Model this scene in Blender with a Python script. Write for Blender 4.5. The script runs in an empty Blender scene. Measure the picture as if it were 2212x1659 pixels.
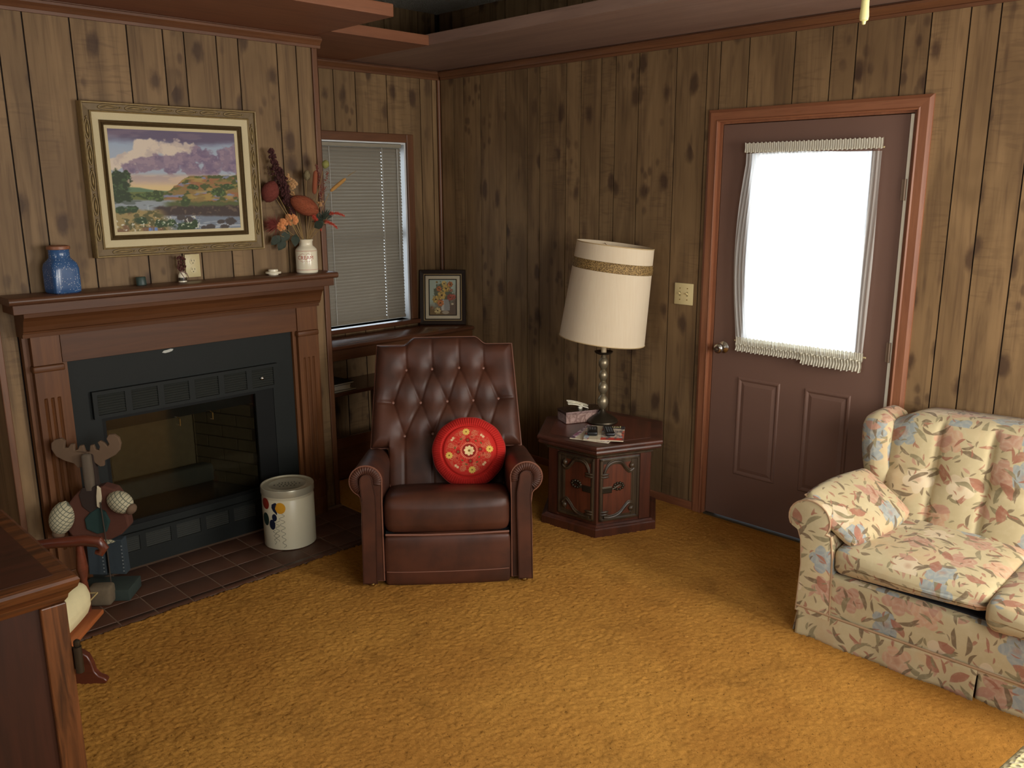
import bpy, math, random
import numpy as np
from mathutils import Matrix, Vector

# ------------------------------------------------------------------ camera, world, light, exposure
sc = bpy.context.scene
COL = sc.collection
R = math.radians
PW, PH = 2212.0, 1659.0
FPX = 1849.35
CAM = (4.5585, -3.8432, 1.7461)
YAW, PITCH, ROLL = R(-45.2767), R(12.9245), R(-0.2348)
fw = Vector((math.sin(YAW)*math.cos(PITCH), math.cos(YAW)*math.cos(PITCH), -math.sin(PITCH)))
rt = Vector((math.cos(YAW), -math.sin(YAW), 0))
up = rt.cross(fw)
rt2 = rt*math.cos(ROLL) + up*math.sin(ROLL)
up2 = up*math.cos(ROLL) - rt*math.sin(ROLL)
cd = bpy.data.cameras.new('camera')
cd.sensor_fit = 'HORIZONTAL'; cd.sensor_width = 36.0; cd.lens = 36.0*FPX/PW
cd.clip_start = 0.02; cd.clip_end = 200
cam = bpy.data.objects.new('camera', cd); COL.objects.link(cam)
m = Matrix((( rt2.x, up2.x, -fw.x, CAM[0]), (rt2.y, up2.y, -fw.y, CAM[1]), (rt2.z, up2.z, -fw.z, CAM[2]), (0, 0, 0, 1)))
cam.matrix_world = m
sc.camera = cam

world = bpy.data.worlds.new('daylight'); sc.world = world; world.use_nodes = True
wn = world.node_tree.nodes; wl = world.node_tree.links
bg = wn['Background']
bg.inputs[0].default_value = (0.80, 0.90, 1.0, 1); bg.inputs[1].default_value = 3.0

vs = sc.view_settings
vs.view_transform = 'Standard'; vs.look = 'None'; vs.gamma = 1.0; vs.use_curve_mapping = False
vs.exposure = -0.15
sc.cycles.use_denoising = True
sc.cycles.max_bounces = 10
sc.cycles.diffuse_bounces = 5
sc.cycles.transparent_max_bounces = 16
sc.cycles.sample_clamp_indirect = 6.0
sc.cycles.caustics_reflective = False
sc.cycles.caustics_refractive = False

def window_light(name, loc, rot, sx, sy, power, color, spread=180):
    d = bpy.data.lights.new(name, 'AREA'); d.shape = 'RECTANGLE'; d.size = sx; d.size_y = sy
    d.energy = power; d.color = color; d.spread = R(spread)
    o = bpy.data.objects.new(name, d); COL.objects.link(o); o.location = loc; o.rotation_euler = rot
    return o
# daylight entering by the windows of the right wall and by the glazed door
window_light('daylight_right_window', (5.40, -2.65, 1.52), (0, R(90-22), 0), 1.15, 1.60, 52, (1.0, 0.96, 0.89))
window_light('daylight_side_window', (5.40, -.80, 1.50), (0, R(90-15), 0), 1.15, .62, 72, (1.0, 0.93, 0.82))
window_light('front_fill', (3.3, -6.28, 1.55), (R(90-30), 0, 0), 1.7, 1.25, 21, (1.0, 0.91, 0.79))  # soft fill added behind the camera to lift faces turned that way
window_light('daylight_left_window', (-.22, -.62, 1.50), (0, R(-90), 0), 1.0, .60, 9, (0.80, 0.90, 1.0))
window_light('daylight_door_glass', (2.637, 0.16, 1.44), (R(-90), 0, 0), 0.58, 0.92, 14, (0.86, 0.93, 1.0))

# ------------------------------------------------------------------ helpers
random.seed(7)
rng = np.random.default_rng(11)

def tag(o, label=None, cat=None, group=None, kind=None):
    if label: o['label'] = label
    if cat: o['category'] = cat
    if group: o['group'] = group
    if kind: o['kind'] = kind
    return o

def empty(name, loc=(0, 0, 0), rz=0.0, label=None, cat=None, group=None, kind=None):
    o = bpy.data.objects.new(name, None); COL.objects.link(o)
    o.location = loc; o.rotation_euler = (0, 0, rz); o.empty_display_size = 0.05
    return tag(o, label, cat, group, kind)

class MB:
    """collects geometry; build() makes one mesh object"""
    def __init__(s): s.v = []; s.f = []; s.M = None
    def add(s, verts, faces):
        b = len(s.v)
        if s.M is not None:
            verts = [tuple(s.M @ Vector(p)) for p in verts]
        s.v.extend([tuple(map(float, p)) for p in verts]); s.f.extend([tuple(i+b for i in q) for q in faces])
        return s
    def box(s, x0, x1, y0, y1, z0, z1):
        return s.add([(x0,y0,z0),(x1,y0,z0),(x1,y1,z0),(x0,y1,z0),(x0,y0,z1),(x1,y0,z1),(x1,y1,z1),(x0,y1,z1)],
                     [(0,3,2,1),(4,5,6,7),(0,1,5,4),(1,2,6,5),(2,3,7,6),(3,0,4,7)])
    def cbox(s, c, d):
        return s.box(c[0]-d[0]/2, c[0]+d[0]/2, c[1]-d[1]/2, c[1]+d[1]/2, c[2]-d[2]/2, c[2]+d[2]/2)
    def rbox(s, x0, x1, y0, y1, z0, z1, r=0.01, n=4, puff=0.0, fn=None):
        """rounded, optionally puffed box made of a subdivided cube"""
        cx, cy, cz = (x0+x1)/2, (y0+y1)/2, (z0+z1)/2
        hx, hy, hz = (x1-x0)/2, (y1-y0)/2, (z1-z0)/2
        r = min(r, hx*.999, hy*.999, hz*.999)
        k = 2 if r > 0.004 else 1
        def ax(h):
            a = [-h + r*(1-math.cos(i/k*math.pi/2)) for i in range(k+1)] if k > 1 else [-h, -h+r]
            mid = [(-h+r) + (2*h-2*r)*i/n for i in range(1, n)]
            b = [-q for q in reversed(a)]
            return a+mid+b
        A = [ax(hx), ax(hy), ax(hz)]
        key = {}; V = []; F = []
        def vid(p):
            q = tuple(round(t, 6) for t in p)
            if q in key: return key[q]
            c = [max(-h+r, min(h-r, t)) for t, h in zip(p, (hx, hy, hz))]
            d = [a-b for a, b in zip(p, c)]
            L = math.sqrt(sum(t*t for t in d)) or 1
            o = [b + t/L*r for b, t in zip(c, d)]
            if puff:
                fx, fy, fz = [1-(t/h)**2 if abs(t) < h else 0 for t, h in zip(o, (hx, hy, hz))]
                o = [o[0]+puff*fy*fz*(o[0]/hx), o[1]+puff*fx*fz*(o[1]/hy), o[2]+puff*fx*fy*(o[2]/hz)]
            o = (cx+o[0], cy+o[1], cz+o[2])
            if fn: o = fn(o)
            key[q] = len(V); V.append(o); return key[q]
        for a in range(3):
            u, w = (a+1) % 3, (a+2) % 3
            for sg, h in ((-1, A[a][0]), (1, A[a][-1])):
                for i in range(len(A[u])-1):
                    for j in range(len(A[w])-1):
                        q = []
                        for (di, dj) in ((0,0),(1,0),(1,1),(0,1)):
                            p = [0,0,0]; p[a] = h; p[u] = A[u][i+di]; p[w] = A[w][j+dj]; q.append(vid(p))
                        if len(set(q)) < 3: continue
                        F.append(tuple(q) if sg > 0 else tuple(reversed(q)))
        return s.add(V, F)
    def lathe(s, prof, c=(0,0,0), seg=32, cap=True, ang=2*math.pi, wob=None):
        V = []; F = []; n = len(prof)
        for i in range(seg):
            a = ang*i/seg
            for (r, z) in prof:
                rr = r*(1+(wob(a, z) if wob else 0))
                V.append((c[0]+rr*math.cos(a), c[1]+rr*math.sin(a), c[2]+z))
        for i in range(seg):
            j = (i+1) % seg
            for k in range(n-1): F.append((i*n+k, j*n+k, j*n+k+1, i*n+k+1))
        if cap:
            if prof[0][0] > 1e-5: F.append(tuple(reversed([i*n for i in range(seg)])))
            if prof[-1][0] > 1e-5: F.append(tuple(i*n+n-1 for i in range(seg)))
        return s.add(V, F)
    def tube(s, pts, r, seg=8, closed=False, cap=True):
        P = [Vector(p) for p in pts]; n = len(P)
        rs = r if isinstance(r, (list, tuple)) else [r]*n
        V = []; F = []; prev = None
        for i, p in enumerate(P):
            if closed: t = P[(i+1) % n]-P[i-1]
            else: t = P[min(i+1, n-1)]-P[max(i-1, 0)]
            if t.length < 1e-9: t = Vector((0,0,1))
            t.normalize()
            if prev is None:
                a = Vector((0,0,1)) if abs(t.z) < .9 else Vector((1,0,0))
                x = t.cross(a).normalized()
            else:
                x = prev - t*prev.dot(t)
                x = x.normalized() if x.length > 1e-6 else t.orthogonal().normalized()
            prev = x; y = t.cross(x)
            for k in range(seg):
                a = 2*math.pi*k/seg
                V.append(tuple(p + (x*math.cos(a)+y*math.sin(a))*rs[i]))
        m = n if closed else n-1
        for i in range(m):
            j = (i+1) % n
            for k in range(seg):
                l = (k+1) % seg
                F.append((i*seg+k, i*seg+l, j*seg+l, j*seg+k))
        if cap and not closed:
            F.append(tuple(reversed(range(seg)))); F.append(tuple((n-1)*seg+k for k in range(seg)))
        return s.add(V, F)
    def prism(s, outline, fn, d0, d1):
        """outline: 2d points; fn(a,b,d) -> 3d"""
        n = len(outline)
        V = [fn(a, b, d0) for a, b in outline]+[fn(a, b, d1) for a, b in outline]
        F = [tuple(reversed(range(n))), tuple(range(n, 2*n))]
        for i in range(n):
            j = (i+1) % n; F.append((i, j, n+j, n+i))
        return s.add(V, F)
    def grid(s, P, flip=False):
        n, mm = P.shape[:2]
        V = P.reshape(-1, 3).tolist(); F = []
        for i in range(n-1):
            for j in range(mm-1):
                q = (i*mm+j, i*mm+j+1, (i+1)*mm+j+1, (i+1)*mm+j)
                F.append(tuple(reversed(q)) if flip else q)
        return s.add(V, F)
    def slab(s, A, B):
        """two grids of the same shape, front and back, joined round the border"""
        n, mm = A.shape[:2]
        b = n*mm
        V = A.reshape(-1, 3).tolist()+B.reshape(-1, 3).tolist(); F = []
        for i in range(n-1):
            for j in range(mm-1):
                q = (i*mm+j, i*mm+j+1, (i+1)*mm+j+1, (i+1)*mm+j)
                F.append(q); F.append(tuple(b+t for t in reversed(q)))
        ring = [j for j in range(mm)]+[i*mm+mm-1 for i in range(1, n)]+[(n-1)*mm+j for j in range(mm-2, -1, -1)]+[i*mm for i in range(n-2, 0, -1)]
        for k in range(len(ring)):
            a, c = ring[k], ring[(k+1) % len(ring)]
            F.append((c, a, b+a, b+c))
        return s.add(V, F)
    def build(s, name, mat, parent=None, smooth=False, bevel=0, loc=None, rot=None, label=None, cat=None, group=None, kind=None, subsurf=0):
        me = bpy.data.meshes.new(name); me.from_pydata(s.v, [], s.f); me.update()
        return link_mesh(name, me, mat, parent, smooth, bevel, loc, rot, label, cat, group, kind, subsurf)

def link_mesh(name, me, mat, parent=None, smooth=False, bevel=0, loc=None, rot=None, label=None, cat=None, group=None, kind=None, subsurf=0):
    o = bpy.data.objects.new(name, me); COL.objects.link(o)
    if mat is not None and not me.materials: me.materials.append(mat)
    if parent is not None: o.parent = parent
    if loc is not None: o.location = loc
    if rot is not None: o.rotation_euler = rot
    if smooth:
        me.polygons.foreach_set('use_smooth', [True]*len(me.polygons))
        if smooth != 'all':
            me.set_sharp_from_angle(angle=R(42))
    if bevel:
        b = o.modifiers.new('bevel', 'BEVEL'); b.width = bevel; b.segments = 2; b.limit_method = 'ANGLE'; b.angle_limit = R(35)
    if subsurf:
        b = o.modifiers.new('sub', 'SUBSURF'); b.levels = subsurf; b.render_levels = subsurf
    return tag(o, label, cat, group, kind)

def fast_grid(name, X, Y, Z, mat, keep=None, colors=None, smooth=True, parent=None, flip=False):
    """dense grid via numpy; X,Y,Z (n,m); keep (n-1,m-1) mask; colors (n,m,3) linear"""
    n, mm = X.shape
    co = np.stack([X, Y, Z], -1).reshape(-1, 3).astype(np.float32)
    i, j = np.meshgrid(np.arange(n-1), np.arange(mm-1), indexing='ij')
    q = np.stack([i*mm+j, i*mm+j+1, (i+1)*mm+j+1, (i+1)*mm+j], -1)
    if flip: q = q[..., ::-1]
    q = q[keep] if keep is not None else q.reshape(-1, 4)
    used = np.zeros(n*mm, bool); used[q.ravel()] = True
    remap = np.cumsum(used)-1
    co = co[used]; q = remap[q]
    me = bpy.data.meshes.new(name)
    me.vertices.add(len(co)); me.vertices.foreach_set('co', co.ravel())
    me.loops.add(q.size); me.loops.foreach_set('vertex_index', q.ravel().astype(np.int32))
    me.polygons.add(len(q)); me.polygons.foreach_set('loop_start', np.arange(0, q.size, 4, dtype=np.int32))
    me.update(calc_edges=True)
    if smooth: me.polygons.foreach_set('use_smooth', np.ones(len(q), bool))
    if colors is not None:
        c = np.ones((n*mm, 4), np.float32); c[:, :3] = colors.reshape(-1, 3); c = c[used]
        at = me.color_attributes.new('paint', 'FLOAT_COLOR', 'POINT'); at.data.foreach_set('color', c.ravel())
    me.validate()
    return link_mesh(name, me, mat, parent)

def copy_tree(o, parent=None):
    c = o.copy(); COL.objects.link(c); c.parent = parent
    for ch in [k for k in bpy.data.objects if k.parent == o]: copy_tree(ch, c)
    return c

def smoothstep(a, b, x):
    t = np.clip((x-a)/(b-a), 0, 1); return t*t*(3-2*t)
def vnoise(x, y, seed=0):
    r = np.random.default_rng(seed); L = r.random((64, 64))
    xi = np.floor(x).astype(int); yi = np.floor(y).astype(int); fx = x-xi; fy = y-yi
    fx = fx*fx*(3-2*fx); fy = fy*fy*(3-2*fy)
    g = lambda a, b: L[a % 64, b % 64]
    return (g(xi, yi)*(1-fx)+g(xi+1, yi)*fx)*(1-fy)+(g(xi, yi+1)*(1-fx)+g(xi+1, yi+1)*fx)*fy
def fbm(x, y, seed=0, octv=4):
    s = 0; a = .5; t = 0
    for k in range(octv): s = s+a*vnoise(x*2**k, y*2**k, seed+k); t += a; a *= .55
    return s/t
def lin(c):
    c = np.asarray(c, float)/255.0
    return np.where(c <= .04045, c/12.92, ((c+.055)/1.055)**2.4)
def L3(r, g, b): return tuple(float(t) for t in lin((r, g, b)))

def text_mesh(body, size=1.0, bold=0.0):
    cu = bpy.data.curves.new('lettering', 'FONT'); cu.body = body; cu.size = size; cu.align_x = 'CENTER'; cu.align_y = 'CENTER'
    cu.offset = bold; cu.resolution_u = 3
    o = bpy.data.objects.new('lettering', cu); COL.objects.link(o)
    dg = bpy.context.evaluated_depsgraph_get(); dg.update()
    me = bpy.data.meshes.new_from_object(o.evaluated_get(dg))
    V = [tuple(v.co) for v in me.vertices]; F = [tuple(p.vertices) for p in me.polygons]
    bpy.data.objects.remove(o); bpy.data.curves.remove(cu); bpy.data.meshes.remove(me)
    return V, F
TEXTS = {k: text_mesh(*a) for k, a in {'cream': ('CREAM', 0.026, 0.0), 'ual': ('ual', 0.045, 0.0006)
         }.items()}
# ------------------------------------------------------------------ materials
class NT:
    def __init__(s, name):
        s.m = bpy.data.materials.new(name); s.m.use_nodes = True
        s.t = s.m.node_tree; s.n = s.t.nodes; s.l = s.t.links
        s.b = s.n['Principled BSDF']; s.out = s.n['Material Output']
    def put(s, sock, v):
        if isinstance(v, bpy.types.NodeSocket): s.l.new(v, sock)
        else:
            try: sock.default_value = v
            except Exception: sock.default_value = tuple(v)+(1.0,) if len(v) == 3 else v
    def set(s, **k):
        for a, v in k.items(): s.put(s.b.inputs[a.replace('_', ' ')], v)
        return s
    def math(s, op, a, b=0.0, c=None):
        n = s.n.new('ShaderNodeMath'); n.operation = op; s.put(n.inputs[0], a); s.put(n.inputs[1], b)
        if c is not None: s.put(n.inputs[2], c)
        return n.outputs[0]
    def vmath(s, op, a, b=(0, 0, 0), out=0):
        n = s.n.new('ShaderNodeVectorMath'); n.operation = op; s.put(n.inputs[0], a); s.put(n.inputs[1], b); return n.outputs[out]
    def mix(s, f, a, b, mode='MIX'):
        n = s.n.new('ShaderNodeMix'); n.data_type = 'RGBA'; n.blend_type = mode; n.clamp_factor = True
        s.put(n.inputs[0], f)
        for k, v in ((6, a), (7, b)):
            s.put(n.inputs[k], v if isinstance(v, bpy.types.NodeSocket) else tuple(v)[:3]+(1.0,))
        return n.outputs[2]
    def coord(s, kind='Object'):
        return s.n.new('ShaderNodeTexCoord').outputs[kind]
    def mapping(s, v, scale=(1, 1, 1), loc=(0, 0, 0), rot=(0, 0, 0)):
        n = s.n.new('ShaderNodeMapping'); s.put(n.inputs[0], v); s.put(n.inputs['Location'], loc)
        n.inputs['Rotation'].default_value = rot; n.inputs['Scale'].default_value = scale; return n.outputs[0]
    def noise(s, v, scale=5, detail=3, rough=.55, dist=0):
        n = s.n.new('ShaderNodeTexNoise'); s.put(n.inputs['Vector'], v); s.put(n.inputs['Scale'], scale)
        n.inputs['Detail'].default_value = detail; n.inputs['Roughness'].default_value = rough; n.inputs['Distortion'].default_value = dist
        return n.outputs[0]
    def voro(s, v, scale=5, rand=1.0, dim='3D', feature='F1'):
        n = s.n.new('ShaderNodeTexVoronoi'); n.voronoi_dimensions = dim; n.feature = feature
        s.put(n.inputs['Vector'], v); s.put(n.inputs['Scale'], scale); n.inputs['Randomness'].default_value = rand; return n
    def ramp(s, f, stops, interp='LINEAR'):
        n = s.n.new('ShaderNodeValToRGB'); n.color_ramp.interpolation = interp
        e = n.color_ramp.elements
        while len(e) < len(stops): e.new(0.5)
        for q, (p, c) in zip(e, stops):
            q.position = p; q.color = (c, c, c, 1) if isinstance(c, (int, float)) else tuple(c)[:3]+(1,)
        s.put(n.inputs[0], f); return n.outputs[0]
    def maprange(s, f, a, b, c=0.0, d=1.0):
        n = s.n.new('ShaderNodeMapRange'); n.interpolation_type = 'SMOOTHSTEP'
        for k, v in enumerate((f, a, b, c, d)): s.put(n.inputs[k], v)
        return n.outputs[0]
    def bump(s, h, strength=.3, dist=.01):
        n = s.n.new('ShaderNodeBump'); n.inputs['Strength'].default_value = strength; n.inputs['Distance'].default_value = dist
        s.put(n.inputs['Height'], h); s.l.new(n.outputs[0], s.b.inputs['Normal']); return n.outputs[0]
    def rand(s):
        return s.n.new('ShaderNodeObjectInfo').outputs['Random']
    def sep(s, v):
        n = s.n.new('ShaderNodeSeparateXYZ'); s.put(n.inputs[0], v); return n.outputs
    def comb(s, x, y, z=0.0):
        n = s.n.new('ShaderNodeCombineXYZ')
        for k, v in enumerate((x, y, z)): s.put(n.inputs[k], v)
        return n.outputs[0]

def plain(name, col, rough=.5, metal=0.0, var=.12, scale=18, spec=.5, **k):
    N = NT(name)
    f = N.noise(N.coord(), scale, 3)
    c = N.mix(f, tuple(t*(1-var) for t in col), tuple(min(1, t*(1+var)) for t in col))
    N.set(Base_Color=c, Roughness=rough, Metallic=metal, Specular_IOR_Level=spec, **k)
    return N.m

def panel_wood(name, c1, c2, knot, rough=.52):
    """printed, knotty vertical panelling; every plank differs"""
    N = NT(name); r = N.rand(); co = N.coord()
    off = N.comb(N.math('MULTIPLY', r, 37.0), N.math('MULTIPLY', r, 61.0), N.math('MULTIPLY', r, 23.0))
    p = N.vmath('ADD', co, off)
    grain = N.noise(N.mapping(p, (26, 26, 1.1)), 1.6, 4, .6, .6)
    broad = N.noise(N.mapping(p, (4, 4, .9)), 1.3, 3, .55, 1.2)
    curl = N.noise(N.mapping(p, (5, 5, 34)), 1.0, 2, .5, 1.6)
    curlm = N.math('MULTIPLY', N.maprange(N.noise(N.mapping(p, (2, 2, 1.1)), 1.4, 1), .52, .68), N.maprange(curl, .48, .66))
    px_, py_, pz_ = N.sep(p); flat = N.comb(N.math('ADD', px_, py_), pz_, 0.0)
    kv = N.voro(N.mapping(flat, (6.5, 3.4, 1)), 1.0, 1.0, '2D')
    wob = N.noise(N.mapping(p, (18, 18, 9)), 1.0, 3)
    kd = N.math('ADD', kv.outputs['Distance'], N.math('MULTIPLY', N.math('SUBTRACT', wob, .5), .34))
    big = N.maprange(kd, .24, .07)
    pres = N.maprange(N.sep(kv.outputs['Color'])[0], .52, .72)
    big = N.math('MULTIPLY', big, pres)
    kv3 = N.voro(N.mapping(flat, (17, 10, 1)), 1.0, 1.0, '2D')
    clus = N.math('MULTIPLY', N.maprange(N.math('ADD', kv3.outputs['Distance'], N.math('MULTIPLY', N.math('SUBTRACT', wob, .5), .5)), .34, .10), N.maprange(N.noise(N.mapping(p, (3.2, 3.2, 2.0)), 1.0, 2), .55, .66))
    kv2 = N.voro(N.mapping(flat, (10, 1.8, 1)), 1.0, 1.0, '2D')
    thin = N.math('MULTIPLY', N.maprange(N.math('ADD', kv2.outputs['Distance'], N.math('MULTIPLY', wob, .16)), .20, .10), .6)
    base = N.mix(N.maprange(broad, .3, .7), c1, c2)
    base = N.mix(N.math('MULTIPLY', N.maprange(grain, .45, .72), .40), base, knot)
    base = N.mix(N.math('MULTIPLY', curlm, .22), base, knot)
    base = N.mix(N.math('MULTIPLY', big, .74), base, knot)
    base = N.mix(N.math('MULTIPLY', clus, .55), base, knot)
    base = N.mix(N.math('MULTIPLY', thin, .45), base, knot)
    v = N.math('ADD', .86, N.math('MULTIPLY', r, .26))
    n = N.n.new('ShaderNodeHueSaturation'); n.inputs['Value'].default_value = 1; N.put(n.inputs['Value'], v); N.put(n.inputs['Color'], base)
    N.set(Base_Color=n.outputs[0], Roughness=N.math('ADD', rough, N.math('MULTIPLY', grain, .12)), Specular_IOR_Level=.28)
    N.bump(grain, .08, .003)
    return N.m

def wood(name, c1, c2, axis='z', rough=.35, k=1.0, spec=.5, coat=0.0):
    N = NT(name); co = N.coord()
    s = {'x': (1.2, 16, 16), 'y': (16, 1.2, 16), 'z': (16, 16, 1.2)}[axis]
    g = N.noise(N.mapping(co, tuple(t*k for t in s)), 1.5, 5, .6, .8)
    f = N.noise(N.mapping(co, tuple(t*k*5 for t in s)), 1.6, 2, .6, .2)
    b = N.noise(co, 3.0, 2)
    c = N.mix(N.maprange(g, .28, .72), c1, c2)
    c = N.mix(N.math('MULTIPLY', N.maprange(f, .5, .75), .35), c, tuple(t*.45 for t in c1))
    c = N.mix(N.math('MULTIPLY', N.maprange(b, .4, .7), .25), c, tuple(t*.7 for t in c1))
    N.set(Base_Color=c, Roughness=rough, Specular_IOR_Level=spec, Coat_Weight=coat, Coat_Roughness=.2)
    N.bump(g, .06, .002)
    return N.m

def paint_attr(name, rough=.6, spec=.3, gain=1.0, bump=0):
    N = NT(name); a = N.n.new('ShaderNodeVertexColor'); a.layer_name = 'paint'
    c = N.mix(1.0, a.outputs[0], (gain, gain, gain), 'MULTIPLY') if gain != 1 else a.outputs[0]
    N.set(Base_Color=c, Roughness=rough, Specular_IOR_Level=spec)
    if bump: N.bump(N.noise(N.coord(), 260, 3), bump, .002)
    return N.m

def floral(name, scale=1.0):
    """cream upholstery print: blue and rose blossoms, brown and olive leaves; laid flat on each side of the piece"""
    N = NT(name); co = N.coord()
    g = N.n.new('ShaderNodeNewGeometry')
    vt = N.n.new('ShaderNodeVectorTransform'); vt.vector_type = 'NORMAL'; vt.convert_from = 'WORLD'; vt.convert_to = 'OBJECT'
    N.l.new(g.outputs['True Normal'], vt.inputs[0])
    nx, ny, nz = N.sep(N.vmath('ABSOLUTE', vt.outputs[0])); x, y, z = N.sep(co)
    isx = N.math('MULTIPLY', N.math('GREATER_THAN', nx, N.math('MULTIPLY', ny, 2.2)), N.math('GREATER_THAN', nx, N.math('MULTIPLY', nz, 1.6)))
    isz = N.math('MULTIPLY', N.math('GREATER_THAN', nz, ny), N.math('SUBTRACT', 1.0, isx))
    u = N.math('ADD', N.math('MULTIPLY', isx, y), N.math('MULTIPLY', N.math('SUBTRACT', 1.0, isx), x))
    v = N.math('ADD', N.math('MULTIPLY', isz, y), N.math('MULTIPLY', N.math('SUBTRACT', 1.0, isz), z))
    r = N.rand()
    u = N.math('ADD', u, N.math('MULTIPLY', r, 7.3)); v = N.math('ADD', v, N.math('MULTIPLY', r, 3.1))
    uv = N.comb(N.math('MULTIPLY', u, scale), N.math('MULTIPLY', v, scale))
    warp = N.n.new('ShaderNodeTexNoise'); N.l.new(uv, warp.inputs['Vector']); warp.inputs['Scale'].default_value = 9
    uvw = N.vmath('ADD', uv, N.vmath('SCALE', N.vmath('SUBTRACT', warp.outputs['Color'], (.5, .5, .5)), (0, 0, 0)))
    N.n[-1]
    sc_ = [q for q in N.n if q.type == 'VECT_MATH' and q.operation == 'SCALE'][-1]; sc_.inputs['Scale'].default_value = .035
    col = N.mix(N.noise(uv, 5, 3), L3(176, 160, 122), L3(198, 184, 148))
    def cell(S, rnd, off):
        q = N.vmath('ADD', N.vmath('MULTIPLY', uvw, (S, S, 0)), off)
        vo = N.voro(q, 1.0, rnd, '2D')
        d = N.vmath('SUBTRACT', q, vo.outputs['Position']); dx, dy, _ = N.sep(d)
        c = N.sep(vo.outputs['Color'])
        return dx, dy, c, vo
    def leaves(col, S, off, L, W, lo, palette, amt=.9):
        dx, dy, c, vo = cell(S, .8, off)
        a = N.math('MULTIPLY', c[0], 6.283)
        ca, sa = N.math('COSINE', a), N.math('SINE', a)
        lx = N.math('ADD', N.math('MULTIPLY', dx, ca), N.math('MULTIPLY', dy, sa))
        ly = N.math('SUBTRACT', N.math('MULTIPLY', dy, ca), N.math('MULTIPLY', dx, sa))
        ly = N.math('SUBTRACT', ly, N.math('MULTIPLY', N.math('MULTIPLY', lx, lx), .5))
        t = N.math('DIVIDE', lx, L)
        w = N.math('MULTIPLY', N.math('SUBTRACT', 1.0, N.math('MULTIPLY', t, t)), W)
        mask = N.maprange(N.math('SUBTRACT', w, N.math('ABSOLUTE', ly)), 0.0, .03)
        mask = N.math('MULTIPLY', mask, N.math('GREATER_THAN', c[1], lo))
        pc = N.ramp(c[2], [(i/len(palette), q) for i, q in enumerate(palette)], 'CONSTANT')
        return N.mix(N.math('MULTIPLY', mask, amt), col, pc)
    brown, olive, rust, rose = L3(112, 94, 72), L3(132, 122, 92), L3(156, 104, 84), L3(178, 134, 114)
    blue, peach, cream = L3(138, 150, 154), L3(194, 152, 124), L3(208, 190, 160)
    col = N.mix(N.math('MULTIPLY', N.maprange(N.noise(uv, 3.2, 3), .5, .68), .35), col, L3(206, 164, 124))
    col = leaves(col, 15, (7.7, 2.2, 0), .34, .12, .45, [rust, olive, brown, rose], .8)
    # blossoms
    dx, dy, c, vo = cell(5.2, .75, (1.3, 5.9, 0))
    rr = N.vmath('LENGTH', N.comb(dx, dy), out=1); th = N.math('ARCTAN2', dy, dx)
    pet = N.math('ABSOLUTE', N.math('COSINE', N.math('ADD', N.math('MULTIPLY', th, 2.5), N.math('MULTIPLY', c[1], 6.28))))
    Rad = N.math('ADD', .26, N.math('MULTIPLY', pet, .12))
    mask = N.math('MULTIPLY', N.maprange(N.math('SUBTRACT', Rad, rr), 0.0, .03), N.math('GREATER_THAN', c[2], .12))
    fc = N.ramp(c[0], [(0, blue), (.30, peach), (.46, blue), (.68, rose), (.86, cream)], 'CONSTANT')
    ring = N.maprange(N.math('SINE', N.math('ADD', N.math('MULTIPLY', rr, 42), N.math('MULTIPLY', pet, 3.0))), -.2, .9)
    fc = N.mix(N.math('MULTIPLY', ring, .16), fc, L3(206, 196, 176))
    fc = N.mix(N.math('MULTIPLY', N.maprange(rr, .13, .02), .5), fc, rust)
    col = N.mix(N.math('MULTIPLY', mask, .86), col, fc)
    col = leaves(col, 8.6, (3.1, .4, 0), .48, .11, .20, [brown, olive, brown, olive])
    col = leaves(col, 7.0, (9.6, 4.7, 0), .34, .17, .52, [rust, rose, rust])
    col = leaves(col, 11.5, (5.2, 8.8, 0), .44, .10, .35, [brown, brown, olive, rust])
    col = leaves(col, 21, (1.9, 6.1, 0), .40, .10, .50, [rust, brown, rust, olive], .8)
    col = N.mix(N.math('MULTIPLY', N.maprange(N.noise(uv, 34, 3), .45, .7), .22), col, L3(204, 190, 156))
    N.set(Base_Color=col, Roughness=.85, Specular_IOR_Level=.2, Sheen_Weight=.1)
    N.bump(N.noise(co, 420, 2), .08, .002)
    return N.m

M = {}
M['panel'] = panel_wood('knotty_panelling', L3(140, 112, 78), L3(112, 88, 60), L3(60, 41, 32))
M['groove'] = plain('groove_dark', L3(38, 26, 16), .8)
M['stain'] = wood('stained_trim_y', L3(116, 75, 47), L3(94, 59, 37), 'y', .45)
M['stain_x'] = wood('stained_trim_x', L3(116, 75, 47), L3(94, 59, 37), 'x', .45)
M['stain_z'] = wood('stained_trim_z', L3(116, 75, 47), L3(94, 59, 37), 'z', .45)
M['casing'] = wood('oak_casing_z', L3(148, 96, 66), L3(128, 79, 54), 'z', .42)
M['casing_x'] = wood('oak_casing_x', L3(148, 96, 66), L3(128, 79, 54), 'x', .42)
M['soffit'] = wood('soffit_ply', L3(136, 86, 58), L3(120, 72, 46), 'y', .5, .5)
M['soffit_x'] = wood('soffit_ply_sheen', L3(146, 118, 104), L3(128, 102, 90), 'x', .4, .5)  # lighter, greyer ply: the underside's sheen is put into the base colour
M['mantel'] = wood('mantel_maple_y', L3(98, 60, 33), L3(78, 46, 25), 'y', .45, .7, spec=.28)
M['mantel_z'] = wood('mantel_maple_z', L3(112, 70, 38), L3(86, 52, 28), 'z', .45, .7, spec=.28)
M['mantel_top'] = wood('mantel_top_maple', L3(100, 66, 46), L3(82, 54, 38), 'y', .34, .7, spec=.35)
M['shelf'] = wood('shelf_maple', L3(104, 66, 46), L3(84, 52, 36), 'y', .22, .7)
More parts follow.
